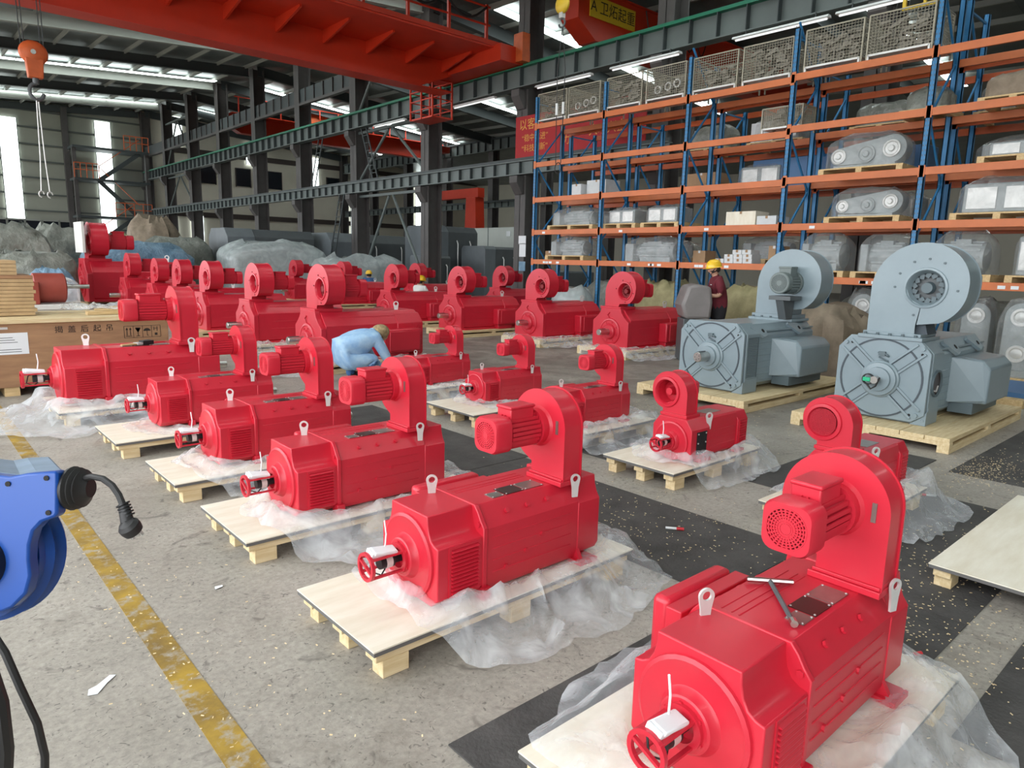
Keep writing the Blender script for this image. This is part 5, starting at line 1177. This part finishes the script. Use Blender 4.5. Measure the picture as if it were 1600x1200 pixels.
# ------------------------------------------------------------------ wooden crate with markings, boards on it
t = thing('wooden_crate', 'long plywood crate with Chinese handling marks and pine lid', 'crate', (0.0, 9.25, 0.0))
MB().box(-0.9, 2.55, 0, 1.25, 0.10, 0.80).build('crate_body', 'crate_ply', t, smooth=0, bevel=0.004)
for i in range(4): MB().box(-0.95, 2.60, -0.03+0.33*i, 0.28+0.33*i, 0.80, 0.845-0.006*(i % 2)).build('lid_plank', 'pine_light', t, smooth=0, bevel=0.004)
for x in (-0.7, 0.85, 2.2): MB().box(x, x+0.14, 0.02, 1.22, 0, 0.10).build('skid', 'pine', t, smooth=0)
for i, ch in enumerate('揭盖后起吊'):
    o = put('lettering', text_mesh(ch, 0.085, mats='ink'), t); o.location = (1.40+0.127*i, -0.002, 0.712); o.rotation_euler = (PI/2, 0, 0)
ic = MB()
def ibox(x0, x1, z0, z1): ic.box(x0, x1, -0.003, -0.001, z0, z1)
X0, X1, Z0, Z1 = 2.06, 2.46, 0.585, 0.725
for z in (Z0, Z1): ibox(X0, X1, z-0.002, z+0.002)
for i in range(5): x = X0+(X1-X0)*i/4; ibox(x-0.002, x+0.002, Z0, Z1)
def itri(a, b, c): ic.add([(a[0], -0.002, a[1]), (b[0], -0.002, b[1]), (c[0], -0.002, c[1])], [(0, 1, 2)])
for dx in (0.03, 0.068): ibox(X0+dx-0.004, X0+dx+0.004, Z0+0.03, Z1-0.04); itri((X0+dx-0.014, Z1-0.045), (X0+dx+0.014, Z1-0.045), (X0+dx, Z1-0.015))
ibox(X0+0.018, X0+0.082, Z0+0.018, Z0+0.024)
itri((X0+0.12, Z1-0.02), (X0+0.18, Z1-0.02), (X0+0.15, Z0+0.06)); itri((X0+0.12, Z1-0.03), (X0+0.15, Z0+0.055), (X0+0.18, Z1-0.03)); ibox(X0+0.147, X0+0.153, Z0+0.02, Z0+0.07); ibox(X0+0.13, X0+0.17, Z0+0.016, Z0+0.022)
ic.add([(X0+0.25+0.04*math.cos(a), -0.002, Z0+0.075+0.035*math.sin(a)) for a in [PI*i/10 for i in range(11)]], [tuple(range(11))]); ibox(X0+0.247, X0+0.253, Z0+0.02, Z0+0.08); ibox(X0+0.253, X0+0.266, Z0+0.018, Z0+0.024)
ibox(X0+0.335, X0+0.365, Z0+0.02, Z0+0.05); ibox(X0+0.325, X0+0.331, Z0+0.08, Z0+0.12); ibox(X0+0.36, X0+0.366, Z0+0.07, Z0+0.125); ibox(X0+0.335, X0+0.37, Z0+0.10, Z0+0.105)
ic.build('handling_icons', 'ink', t, smooth=0)
lb = MB().box(0.55, 1.105, -0.004, -0.001, 0.465, 0.70).build('packing_label', 'white_paper', t, smooth=0, label='white packing label with small print')
pl = MB(); rg = random.Random(2)
for i in range(7): pl.box(0.62+0.05*(i % 2), 0.8+rg.random()*0.25, -0.0055, -0.004, 0.49+0.026*i, 0.496+0.026*i)
pl.build('label_print', 'machine_grey', lb, smooth=0)
MB().box(-0.2, 0.93, -0.006, 0.0, 0.74, 0.765).build('metal_clip', 'zinc', t, smooth=0)
# stack of fibreboards on the crate
z = 0.848; rg = random.Random(8)
for i in range(15):
    h = 0.042; e = 1.27+rg.uniform(-0.015, 0.015) if i < 11 else 1.12
    o = MB().box(-0.6, e, 9.75, 10.45, z, z+h-0.004).build('fibreboard', 'board_stack' if i != 10 else 'crate_ply', smooth=0, bevel=0.002)
    tag(o, '%s tan fibreboard of the stack on the wooden crate, counting upwards' % ('lowest second third fourth fifth sixth seventh eighth ninth tenth eleventh twelfth thirteenth fourteenth topmost'.split()[i]), 'board', 'fibreboards stacked on the crate'); z += h
# loose stuff behind the crate
t = thing('white_pallet_box', 'white pallet box under the primer red motor', 'box', (1.38, 13.2, 0))
MB().box(0, 1.0, 0, 0.8, 0, 0.66).build('box_body', 'white_board', t, smooth=0, bevel=0.01)
for x in (0.02, 0.36, 0.68): MB().box(x, x+0.3, -0.005, 0.03, 0.60, 0.64).build('slot', 'black_hole', t, smooth=0)
MB().box(-0.05, 1.05, -0.03, 0.83, 0.66, 0.74).build('box_lid', 'white_board', t, smooth=0, bevel=0.01)
t = thing('primer_motor', 'unfinished brown red motor body on a white pallet box', 'motor', (1.40, 13.6, 0.74))
MB().box(0.0, 0.4, -0.3, 0.3, 0.0, 0.36).build('end_box', 'red_primer', t, bevel=0.01)
MB().lathe([(0.36, 0.0), (0.36, 0.24), (0.78, 0.24), (0.8, 0.21), (0.8, 0.0)], 0, 0, 0.25, 'x', 24).build('barrel', 'red_primer', t)
MB().cyl((0.8, 0, 0.27), (1.15, 0, 0.27), 0.035, n=14).build('shaft', 'steel', t)
MB().box(0.05, 0.15, -0.36, 0.36, 0.0, 0.06).build('foot', 'red_primer', t)
o = lump(MB(), 0, 0, 0, 1.0, 0.7, 0.42, 61, 18, 9, 0.12, 2.6).build('film_cover', 'film', smooth=55); o.location = (2.0, 14.35, 0.70); tag(o, 'clear film bunched over the primer red motor', 'plastic sheet')
t = plank_pallet('rough pallet stack under the primer red motor cover', 1.6, 2.6, 14.0, 14.7, 0.70, n=4)
for i, (x, y, l, rz, z_) in enumerate(((1.75, 9.6, 0.9, 0.05, 0.846), (1.9, 9.95, 1.1, -0.1, 0.846), (2.0, 10.2, 0.8, 0.2, 0.846))):
    o = MB().box(0, l*0.6, -0.05, 0.05, 0, 0.045).build('timber_offcut', 'pine', smooth=0, bevel=0.003); o.location = (x, y, z_); o.rotation_euler = (0, 0, rz); tag(o, ('front pine offcut lying on the crate lid', 'middle pine offcut lying on the crate lid', 'rear pine offcut lying on the crate lid')[i], 'timber')
plastic_sheet('white plastic sheet draped on the crate lid', (1.75, 2.2, 9.75, 9.9), (1.4, 2.6, 9.25, 10.4), (1.5, 2.55, 9.55, 10.1), 81, zt=0.9, amp=0.04)

# ------------------------------------------------------------------ big grey machines and sheeted loads in the background
def big_machine(label, x0, x1, y0, y1, h, ch, cyl=True):
    t = thing('grey_machine', label, 'machine', (x0, y0, 0), group='large grey electrical machines'); L = x1-x0; W = y1-y0
    MB().prism([(0, 0.12), (W, 0.12), (W, h-ch), (W-ch, h), (ch, h), (0, h-ch)], 'x', 0, L*0.30).build('end_cover', 'end_grey', t, bevel=0.02)
    MB().prism([(0.04, 0.12), (W-0.04, 0.12), (W-0.04, h-ch), (W-ch, h-0.02), (ch, h-0.02), (0.04, h-ch)], 'x', L*0.30, L).build('cover', 'machine_grey', t, bevel=0.02)
    MB().box(0.1, L-0.1, 0.1, W-0.1, 0, 0.12).build('base', 'machine_grey', t, smooth=0)
    for k in range(2):
        x = L*(0.5+0.3*k); MB().tube([(x, 0.02, h*0.40), (x, -0.06, h*0.45), (x, -0.06, h*0.75), (x, 0.02, h*0.80)], 0.025, 6).build('handle', 'zinc', t)
    if cyl:
        for k in range(2): MB().lathe([(0, 0.0), (0, 0.14), (-0.12, 0.14), (-0.12, 0.18), (-0.2, 0.18), (-0.2, 0.0)], 0.10+0.45*k, -0.0, h*0.55, 'y', 16).build('flange_port', 'black_plastic', t)
big_machine('grey machine with chamfered roof behind the pale sheeted load', 10.5, 14.3, 29.2, 31.4, 2.68, 0.35)
big_machine('widest grey machine with black flange ports in the background', 14.75, 19.3, 28.6, 31.6, 2.66, 0.4)
big_machine('tall dark machine left of the white partition', 17.3, 19.6, 24.3, 26.6, 3.02, 0.25, False)
big_machine('low dark machine before the white partition', 18.6, 20.6, 22.6, 24.2, 2.2, 0.12, False)
big_machine('small grey cabinet machine beside the low dark machine', 15.9, 17.1, 22.9, 24.1, 1.75, 0.1, False)
tarp_load('pale translucent sheet covering a load behind the red blowers', 11.2, 26.4, 3.9, 1.8, 2.08, 'film_cover', 33, p=7, fold=0.022)
tarp_load('blue tarpaulin load left of the pale sheeted load', 6.7, 27.2, 3.4, 1.8, 1.85, 'tarp_blue', 37, fold=0.12)
tarp_load('grey sheeted heap right of the blue tarpaulin', 9.0, 30.8, 2.6, 2.0, 2.15, 'tarp_grey', 41, fold=0.14)
tarp_load('peaked grey tarpaulin load before the far wall', 9.3, 35.0, 2.2, 2.0, 3.0, 'tarp_brown', 45, fold=0.14, p=2.2)
tarp_load('large crumpled grey sheet at the far left', 2.6, 26.4, 2.8, 2.0, 2.3, 'tarp_grey', 49, fold=0.16)
tarp_load('second crumpled grey sheet behind the board stack', 4.9, 29.2, 2.6, 2.0, 2.3, 'tarp_grey', 53, fold=0.16)
tarp_load('low grey sheet left of the tallest red motor', 2.95, 22.6, 2.1, 1.2, 1.5, 'tarp_grey', 57, fold=0.14)
tarp_load('dark green bush-like sheeted load behind the tallest red blower', 6.6, 31.5, 2.2, 1.6, 2.2, 'tarp_olive', 58, fold=0.14)
tarp_load('whitish film heap behind the distant red blowers', 14.0, 24.8, 3.6, 1.2, 1.62, 'film_cover', 65, fold=0.14)
tarp_load('dark blue pale film load right of the board stack', 3.05, 20.6, 1.0, 0.8, 1.1, 'tarp_blue', 69, fold=0.15)
o = MB().box(23.9, 24.0, 26.6, 33.2, 0, 3.3).build('wall_partition', 'partition', smooth=0); struct(o)
for y in (28.8, 31.0): MB().box(23.88, 23.9, y-0.02, y+0.02, 0, 3.3).build('panel_joint', 'beam_paint', o, smooth=0)
o = MB().box(23.86, 23.89, 27.0, 27.3, 2.85, 3.1).build('notice', 'white_paper', smooth=0); tag(o, 'little white square notice on the pale partition', 'notice')
o = MB().box(16.6, 19.8, 17.6, 19.4, 0, 1.28).build('machine_bed', 'machine_grey', smooth=0, bevel=0.05); tag(o, 'flat topped dark machine bed beyond the column with notices', 'machine')

# ------------------------------------------------------------------ people
def person(label, loc, rz, J, bones, sub=2, sc=1.0):
    """continuous skinned body; J: joint -> (x,y,z,r); bones: (a,b,material)"""
    names = list(J); me = bpy.data.meshes.new('person'); me.from_pydata([J[n][:3] for n in names], [(names.index(a), names.index(b)) for a, b, _ in bones], [])
    o = bpy.data.objects.new('person', me); COL.objects.link(o)
    o.modifiers.new('skin', 'SKIN').use_smooth_shade = True
    lay = me.skin_vertices[0].data if me.skin_vertices else None
    if lay is None:
        import bmesh
        bm = bmesh.new(); bm.from_mesh(me); bm.verts.layers.skin.verify(); bm.to_mesh(me); bm.free(); lay = me.skin_vertices[0].data
    for i, n in enumerate(names): r = J[n][3]; lay[i].radius = (r, r) if len(J[n]) < 5 else (J[n][3], J[n][4]); lay[i].use_root = (i == 0)
    ss = o.modifiers.new('sub', 'SUBSURF'); ss.levels = sub; ss.render_levels = sub
    dg = bpy.context.evaluated_depsgraph_get(); m2 = bpy.data.meshes.new_from_object(o.evaluated_get(dg)); bpy.data.objects.remove(o)
    ms = []
    for _, _, m in bones:
        if m not in ms: ms.append(m)
    m2.materials.clear()
    for m in ms: m2.materials.append(MATS[m])
    segs = [(Vector(J[a][:3]), Vector(J[b][:3]), ms.index(m), J[a][3], J[b][3]) for a, b, m in bones]
    for p in m2.polygons:
        c = p.center; best = None
        for a, b, k, ra, rb in segs:
            d = b-a; u = max(0, min(1, (c-a).dot(d)/max(1e-9, d.length_squared))); q = (c-(a+d*u)).length-(ra+(rb-ra)*u)
            if best is None or q < best[0]: best = (q, k)
        p.material_index = best[1]; p.use_smooth = True
    r = put('person', m2); r.location = loc; r.rotation_euler = (0, 0, rz); r.scale = (sc, sc, sc); tag(r, label, 'person'); return r
def hand(J, B, w, side, d, up, mt, k=1.0):
    """palm and five fingers continuing from wrist joint w along direction d; up = back of the hand"""
    W = Vector(J[w][:3]); d = Vector(d).normalized(); up = Vector(up).normalized(); s = d.cross(up).normalized()*side
    pm = W+d*0.055*k; J[w+'p'] = (*pm, 0.026*k); B.append((w, w+'p', mt)); kn = W+d*0.09*k; J[w+'k'] = (*kn, 0.022*k); B.append((w+'p', w+'k', mt))
    for i, (off, l) in enumerate(((0.030, 0.065), (0.010, 0.075), (-0.010, 0.070), (-0.029, 0.052))):
        a = kn+s*off*k+d*0.012*k; b = a+d*l*0.5*k-up*0.010*k; c = b+d*l*0.35*k-up*0.030*k
        for q, pt, r in (('a', a, 0.0105), ('b', b, 0.0095), ('c', c, 0.008)): J['%sf%d%s' % (w, i, q)] = (*pt, r*k)
        B += [(w+'k', '%sf%da' % (w, i), mt), ('%sf%da' % (w, i), '%sf%db' % (w, i), mt), ('%sf%db' % (w, i), '%sf%dc' % (w, i), mt)]
    a = W+d*0.035*k+s*0.032*k; b = a+d*0.03*k+s*0.022*k-up*0.012*k; c = b+d*0.028*k-up*0.015*k
    for q, pt, r in (('a', a, 0.012), ('b', b, 0.0105), ('c', c, 0.009)): J[w+'t'+q] = (*pt, r*k)
    B += [(w+'p', w+'ta', mt), (w+'ta', w+'tb', mt), (w+'tb', w+'tc', mt)]
def helmet(par, c, fwd, tilt=0.0, m='helmet_yellow'):
    M = Matrix.Translation(c) @ Matrix.Rotation(tilt, 4, 'Y')
    prof = [(0, 0.118), (0.02, 0.117), (0.06, 0.108), (0.10, 0.085), (0.125, 0.05), (0.132, 0.0)]
    rings = [[(r*1.14*math.cos(2*PI*j/24), r*math.sin(2*PI*j/24), z) for j in range(24)] for z, r in prof]
    mb = MB(); o = len(mb.v); mb.loft(rings, False); mb.v = [tuple(M @ Vector(p)) for p in mb.v]
    b = MB(); bs = [[(1.14*0.118*math.cos(a)+(0.0 if q == 0 else (0.055*max(0, math.cos(a))+0.012)*math.cos(a)), 0.118*math.sin(a)+(0 if q == 0 else 0.012*math.sin(a)), 0.0 if q == 0 else -0.012) for a in [2*PI*j/24 for j in range(24)]] for q in (0, 1)]
    b.loft(bs, False); mb.add(b.v, b.f, M); mb.add([(x, 0.012*s, z) for s in (-1, 1) for x, z in ((-0.11, 0.085), (-0.04, 0.13), (0.05, 0.132), (0.12, 0.08))], [(0, 1, 5, 4), (1, 2, 6, 5), (2, 3, 7, 6)], M)
    return mb.build('helmet', m, par, smooth=50)
# worker in maroon shirt behind the left grey motor
J = dict(pelvis=(0, 0, 0.90, 0.155, 0.19), belly=(0.02, 0, 1.10, 0.155, 0.19), chest=(0.05, 0, 1.28, 0.15, 0.20), nb=(0.075, 0, 1.42, 0.065), neck=(0.10, 0, 1.46, 0.052), head=(0.135, 0, 1.545, 0.084), crown=(0.135, 0, 1.60, 0.075), jaw=(0.19, 0, 1.475, 0.036), nose=(0.232, 0, 1.52, 0.013), noseb=(0.20, 0, 1.535, 0.03),
         earl=(0.125, 0.083, 1.535, 0.016), earr=(0.125, -0.083, 1.535, 0.016), shl=(0.06, 0.19, 1.37, 0.078), shr=(0.06, -0.19, 1.37, 0.078), slv=(0.055, 0.25, 1.19, 0.072), slvr=(0.055, -0.25, 1.19, 0.072),
         ell=(0.07, 0.255, 1.11, 0.042), elr=(0.07, -0.255, 1.11, 0.042), wrl=(0.29, 0.20, 1.115, 0.027), wrr=(0.30, -0.17, 1.10, 0.027),
         hl=(0, 0.095, 0.76, 0.115), hr=(0, -0.095, 0.76, 0.115), kl=(0.02, 0.11, 0.50, 0.068), kr=(0.0, -0.11, 0.50, 0.068), al=(-0.02, 0.12, 0.10, 0.045), ar=(-0.03, -0.12, 0.10, 0.045), fl_=(0.12, 0.13, 0.045, 0.042), fr_=(0.11, -0.13, 0.045, 0.042))
B = [('pelvis', 'belly', 'cloth_maroon'), ('belly', 'chest', 'cloth_maroon'), ('chest', 'nb', 'cloth_maroon'), ('nb', 'neck', 'skin'), ('neck', 'head', 'skin'), ('head', 'crown', 'hair'), ('head', 'jaw', 'skin'), ('head', 'noseb', 'skin'), ('noseb', 'nose', 'skin'), ('head', 'earl', 'skin'), ('head', 'earr', 'skin'),
     ('chest', 'shl', 'cloth_maroon'), ('chest', 'shr', 'cloth_maroon'), ('shl', 'slv', 'cloth_maroon'), ('shr', 'slvr', 'cloth_maroon'), ('slv', 'ell', 'skin'), ('slvr', 'elr', 'skin'), ('ell', 'wrl', 'skin'), ('elr', 'wrr', 'skin'),
     ('pelvis', 'hl', 'cloth_black'), ('pelvis', 'hr', 'cloth_black'), ('hl', 'kl', 'cloth_black'), ('hr', 'kr', 'cloth_black'), ('kl', 'al', 'cloth_black'), ('kr', 'ar', 'cloth_black'), ('al', 'fl_', 'black_rubber'), ('ar', 'fr_', 'black_rubber')]
hand(J, B, 'wrl', 1, (1, -0.15, -0.02), (0.1, 1, 0.3), 'glove'); hand(J, B, 'wrr', -1, (1, 0.25, 0.0), (0, 0, 1), 'glove')
p = person('worker in a maroon shirt and yellow helmet wiping a grey hood', (10.62, 6.58, 0), 2.38, J, B)
helmet(p, (0.125, 0, 1.585), 1, 0.16)
MB().sphere((0.125-0.055, 0, 1.55), 0.055, 0.082, 0.06).build('hair', 'hair', p)
MB().tube([(0.13, 0.088, 1.56), (0.165, 0.07, 1.49), (0.185, 0.03, 1.44)], 0.006, 5).build('chin_strap', 'black_rubber', p)
mb = MB()
for s in (-1, 1): mb.sphere((0.212, 0.032*s, 1.545), 0.006, n=8, k=6)
mb.build('eyes', 'black_plastic', p)
MB().box(0.172, 0.182, 0.06, 0.12, 1.285, 1.295).build('chest_print', 'white_paper', p, smooth=0)
tag(MB().tube([(10.25, 6.95, 1.05), (10.24, 6.93, 0.99), (10.22, 6.95, 0.95)], 0.018, 8, rad=[0.02, 0.03, 0.022]).build('cleaning_rag', 'tarp_blue'), 'pale blue cleaning rag in the worker\'s glove', 'rag')
# grey hood in front of him, on a stand
t = thing('fan_hood', 'grey dome-cornered fan hood being wiped by the worker', 'hood', (10.22, 6.80, 0.0), 2.42)
MB().prism([(-0.22, 0.72), (0.20, 0.72), (0.28, 0.95), (0.18, 1.27), (0.02, 1.30), (-0.20, 1.26), (-0.24, 1.0)], 'y', -0.28, 0.28).build('hood_shell', 'hood_grey', t, bevel=0.05)
MB().box(-0.18, 0.22, -0.22, 0.22, 0.0, 0.72).build('stand', 'machine_grey', t, bevel=0.01)
# crouching worker in light blue
J = dict(pelvis=(-0.14, 0, 0.24, 0.18, 0.21), spine=(-0.09, 0, 0.38, 0.185, 0.21), chest=(0.08, 0, 0.50, 0.165, 0.20), nb=(0.20, 0, 0.53, 0.08), neck=(0.25, 0, 0.53, 0.055), head=(0.32, 0, 0.51, 0.085), crown=(0.345, 0, 0.55, 0.075), jaw=(0.355, 0, 0.445, 0.035), nose=(0.405, 0, 0.47, 0.013),
         shl=(0.17, 0.17, 0.49, 0.075), shr=(0.17, -0.17, 0.49, 0.075), ell=(0.29, 0.19, 0.28, 0.055), elr=(0.29, -0.20, 0.27, 0.055), wrl=(0.38, 0.10, 0.14, 0.03), wrr=(0.39, -0.12, 0.13, 0.03),
         hl=(-0.10, 0.11, 0.24, 0.11), hr=(-0.10, -0.11, 0.24, 0.11), kl=(0.18, 0.17, 0.30, 0.08), kr=(0.18, -0.15, 0.28, 0.08), al=(0.0, 0.14, 0.08, 0.055), ar=(0.0, -0.13, 0.08, 0.055), fl_=(0.15, 0.15, 0.045, 0.045), fr_=(0.15, -0.14, 0.045, 0.045))
B = [('pelvis', 'spine', 'cloth_sky'), ('spine', 'chest', 'cloth_sky'), ('chest', 'nb', 'cloth_sky'), ('nb', 'neck', 'skin'), ('neck', 'head', 'skin'), ('head', 'crown', 'hair'), ('head', 'jaw', 'skin'), ('head', 'nose', 'skin'), ('chest', 'shl', 'cloth_sky'), ('chest', 'shr', 'cloth_sky'), ('shl', 'ell', 'cloth_sky'), ('shr', 'elr', 'cloth_sky'), ('ell', 'wrl', 'cloth_sky'), ('elr', 'wrr', 'cloth_sky'),
     ('pelvis', 'hl', 'cloth_sky'), ('pelvis', 'hr', 'cloth_sky'), ('hl', 'kl', 'cloth_sky'), ('hr', 'kr', 'cloth_sky'), ('kl', 'al', 'cloth_denim'), ('kr', 'ar', 'cloth_denim'), ('al', 'fl_', 'black_rubber'), ('ar', 'fr_', 'black_rubber')]
hand(J, B, 'wrl', 1, (0.7, -0.2, -0.6), (0.5, 0, 0.6), 'skin'); hand(J, B, 'wrr', -1, (0.7, 0.2, -0.6), (0.5, 0, 0.6), 'skin')
p = person('worker in light blue shirt crouching among the red motors', (4.42, 7.98, 0), 0.0, J, B, sc=1.18)
MB().sphere((0.325, 0, 0.545), 0.105, 0.098, 0.085).build('cap', 'cloth_cap', p)
# two distant helmets
def far_worker(label, loc, rz, shirt):
    J = dict(pelvis=(0, 0, 0.45, 0.15), chest=(0.08, 0, 0.78, 0.155, 0.18), nb=(0.11, 0, 0.90, 0.07), head=(0.14, 0, 1.02, 0.085), crown=(0.15, 0, 1.06, 0.075), jaw=(0.20, 0, 0.96, 0.035), shl=(0.09, 0.18, 0.85, 0.07), shr=(0.09, -0.18, 0.85, 0.07), ell=(0.2, 0.24, 0.62, 0.05), elr=(0.2, -0.24, 0.62, 0.05), wrl=(0.42, 0.16, 0.55, 0.03), wrr=(0.42, -0.16, 0.55, 0.03), hl=(0.02, 0.11, 0.42, 0.1), hr=(0.02, -0.11, 0.42, 0.1), kl=(0.34, 0.14, 0.44, 0.07), kr=(0.34, -0.14, 0.44, 0.07), al=(0.22, 0.13, 0.08, 0.048), ar=(0.22, -0.13, 0.08, 0.048), fl_=(0.36, 0.14, 0.045, 0.04), fr_=(0.36, -0.14, 0.045, 0.04))
    B = [('pelvis', 'chest', shirt), ('chest', 'nb', shirt), ('nb', 'head', 'skin'), ('head', 'crown', 'hair'), ('head', 'jaw', 'skin'), ('chest', 'shl', shirt), ('chest', 'shr', shirt), ('shl', 'ell', shirt), ('shr', 'elr', shirt), ('ell', 'wrl', 'skin'), ('elr', 'wrr', 'skin'), ('pelvis', 'hl', 'cloth_black'), ('pelvis', 'hr', 'cloth_black'), ('hl', 'kl', 'cloth_black'), ('hr', 'kr', 'cloth_black'), ('kl', 'al', 'cloth_black'), ('kr', 'ar', 'cloth_black'), ('al', 'fl_', 'black_rubber'), ('ar', 'fr_', 'black_rubber')]
    hand(J, B, 'wrl', 1, (1, 0, -0.2), (0, 0, 1), 'skin'); hand(J, B, 'wrr', -1, (1, 0, -0.2), (0, 0, 1), 'skin')
    p = person(label, loc, rz, J, B, 2); helmet(p, (0.145, 0, 1.045), 1, 0.1); MB().sphere((0.09, 0, 1.0), 0.06, 0.085, 0.07).build('hair', 'hair', p)
far_worker('distant squatting worker in a white shirt and yellow helmet', (10.5, 15.55, 0.0), 0.2, 'cloth_white')
far_worker('farther worker of whom only a yellow helmet shows beside a red blower', (12.62, 21.65, 0.0), 1.2, 'cloth_denim')

# ------------------------------------------------------------------ blue cable reel at the left edge, on its stand
t = thing('cable_reel', 'blue cable reel with a black plug hanging at the left edge', 'reel', (0, 0, 0))
t.matrix_world = Matrix.Translation(Vector((0, 0, 1.6))+_F*1.1) @ _m.to_3x3().to_4x4()
K = 1.1/1086.03
def P2(x, y): return ((x-800)*K, (600-y)*K)
def P3(x, y, w=0.0): u, v = P2(x, y); return (u, v, w)
out = [(-170, 742), (-20, 741), (14, 745), (40, 740), (86, 736), (89, 740), (89, 802), (86, 808), (64, 816), (51, 830), (45, 852), (44, 876), (47, 900), (40, 928), (18, 950), (-12, 962), (-60, 970), (-170, 970)]
pl = MB().prism([P2(x, y) for x, y in out][::-1], 'z', -0.025, 0.0).build('front_plate', 'reel_blue', t, bevel=0.004)
out2 = [(-170, 742), (-20, 741), (14, 745), (40, 740), (84, 738), (84, 802), (60, 812), (-170, 812)]
o2 = [P2(x, y) for x, y in out2][::-1]; MB().loft([[(a-0.165, b, -0.24) for a, b in o2], [(a, b, -0.025) for a, b in o2]]).build('reel_box', 'reel_top', t, bevel=0.004, label='greyish top shell', smooth=0)
u, v = P2(-62, 878)
MB().lathe([(-0.10, 0.0), (-0.10, 0.105), (-0.085, 0.114), (-0.07, 0.105), (-0.055, 0.114), (-0.045, 0.105), (-0.03, 0.105)], u, v, 0, 'z', 48).build('drum', 'reel_blue', t)
u2, v2 = P2(-35, 880); MB().lathe([(0.0, 0.045), (0.012, 0.043), (0.016, 0.03), (0.016, 0.0)], u2, v2, 0, 'z', 28).build('hub', 'black_plastic', t)
mb = MB()
for x, y in ((13, 756), (73, 747), (76, 801)): a, b = P2(x, y); mb.cyl((a, b, 0.0005), (a, b, 0.002), 0.0042, n=12)
mb.build('screw_holes', 'black_hole', t)
mb = MB(); a, b = P2(88, 768)
for i, (dx, r) in enumerate(((0.0, 0.036), (0.008, 0.037), (0.016, 0.030), (0.022, 0.026), (0.03, 0.018))): pass
mb.lathe([(0.0, 0.034), (0.006, 0.036), (0.010, 0.031), (0.014, 0.034), (0.018, 0.028), (0.022, 0.031), (0.026, 0.022), (0.034, 0.015), (0.034, 0.0)], a, b, -0.035, 'x', 24); mb.build('cable_guide', 'black_rubber', t)
cab = [(112, 752), (128, 748), (148, 751), (165, 761), (178, 776), (187, 792), (191, 800)]
MB().tube([P3(x, y, -0.03+0.004*i) for i, (x, y) in enumerate(cab)], 0.0052, 10).build('cable', 'black_rubber', t)
MB().tube([P3(189, 788, -0.006), P3(193, 800, -0.004), P3(198, 816, -0.002)], 0.009, 12, rad=[0.0072, 0.0088, 0.010]).build('strain_relief', 'black_rubber', t)
mb = MB()
for i in range(5): x, y = 189+2*i, 788+4.5*i; mb.tube([P3(x, y, -0.005), P3(x+1, y+2, -0.005)], 0.0105, 12)
mb.build('relief_ribs', 'black_plastic', t)
a, b, c = P3(203, 824, 0.0)
M = Matrix.Translation((a, b, c)) @ Matrix.Rotation(0.35, 4, 'Z') @ Matrix.Rotation(-0.95, 4, 'X')
pg = MB(); pg.lathe([(-0.010, 0.0), (-0.010, 0.015), (-0.004, 0.0165), (0.004, 0.0165), (0.010, 0.012), (0.014, 0.0)], 0, 0, 0, 'z', 20); pg.v = [tuple(M @ Vector(q)) for q in pg.v]
pk = pg.build('plug', 'black_rubber', t)
MB().box(-0.0035, 0.0035, -0.001, 0.001, -0.022, -0.010, M).box(-0.009, -0.007, -0.003, 0.003, -0.022, -0.010, M).box(0.007, 0.009, -0.003, 0.003, -0.022, -0.010, M).build('plug_pins', 'zinc', pk, smooth=0)
# stand of the reel (floor post left of the frame) and cables hanging from it
pos = t.matrix_world @ Vector((*P2(-150, 850), -0.06))
s = thing('reel_stand', 'dark floor post carrying the blue cable reel', 'stand', (pos.x-0.03, pos.y+0.03, 0))
MB().cyl((0, 0, 0.02), (0, 0, pos.z+0.1), 0.022, n=14).build('post', 'machine_grey', s)
MB().box(-0.2, 0.2, -0.2, 0.2, 0, 0.02).build('base_plate', 'machine_grey', s, bevel=0.004)
def wpt(x, y, dep): return tuple(Vector((0, 0, 1.6))+(_F+_R*((x-800)/1086.03)+_D*((y-600)/1086.03))*dep)
c1 = [wpt(-60, 960, 1.08), wpt(-15, 985, 1.06), wpt(8, 1020, 1.05), wpt(32, 1075, 1.05), wpt(58, 1130, 1.06), wpt(70, 1180, 1.08), wpt(70, 1260, 1.12), wpt(40, 1420, 1.25)]
c1.append((c1[-1][0]-0.05, c1[-1][1]+0.1, 0.012)); 
tag(MB().tube(c1, 0.006, 8).build('power_cable', 'black_rubber'), 'thin black cable hanging down at the lower left corner', 'cable')
c2 = [wpt(-70, 975, 1.0), wpt(-30, 1020, 0.98), wpt(-4, 1100, 0.97), wpt(4, 1170, 0.98), wpt(0, 1260, 1.0), wpt(-30, 1450, 1.1)]; c2.append((c2[-1][0]-0.05, c2[-1][1]+0.1, 0.02))
tag(MB().tube(c2, 0.014, 10).build('power_cable', 'black_rubber'), 'thick black hose at the lower left corner', 'cable')
c3 = [(0.12, 5.9, 0.006), (0.2, 5.75, 0.006), (0.23, 5.5, 0.006), (0.18, 5.2, 0.006), (0.0, 5.0, 0.006)]
tag(MB().tube(c3, 0.012, 8).build('floor_cable', 'black_rubber'), 'black cable end on the floor behind the blue reel', 'cable')
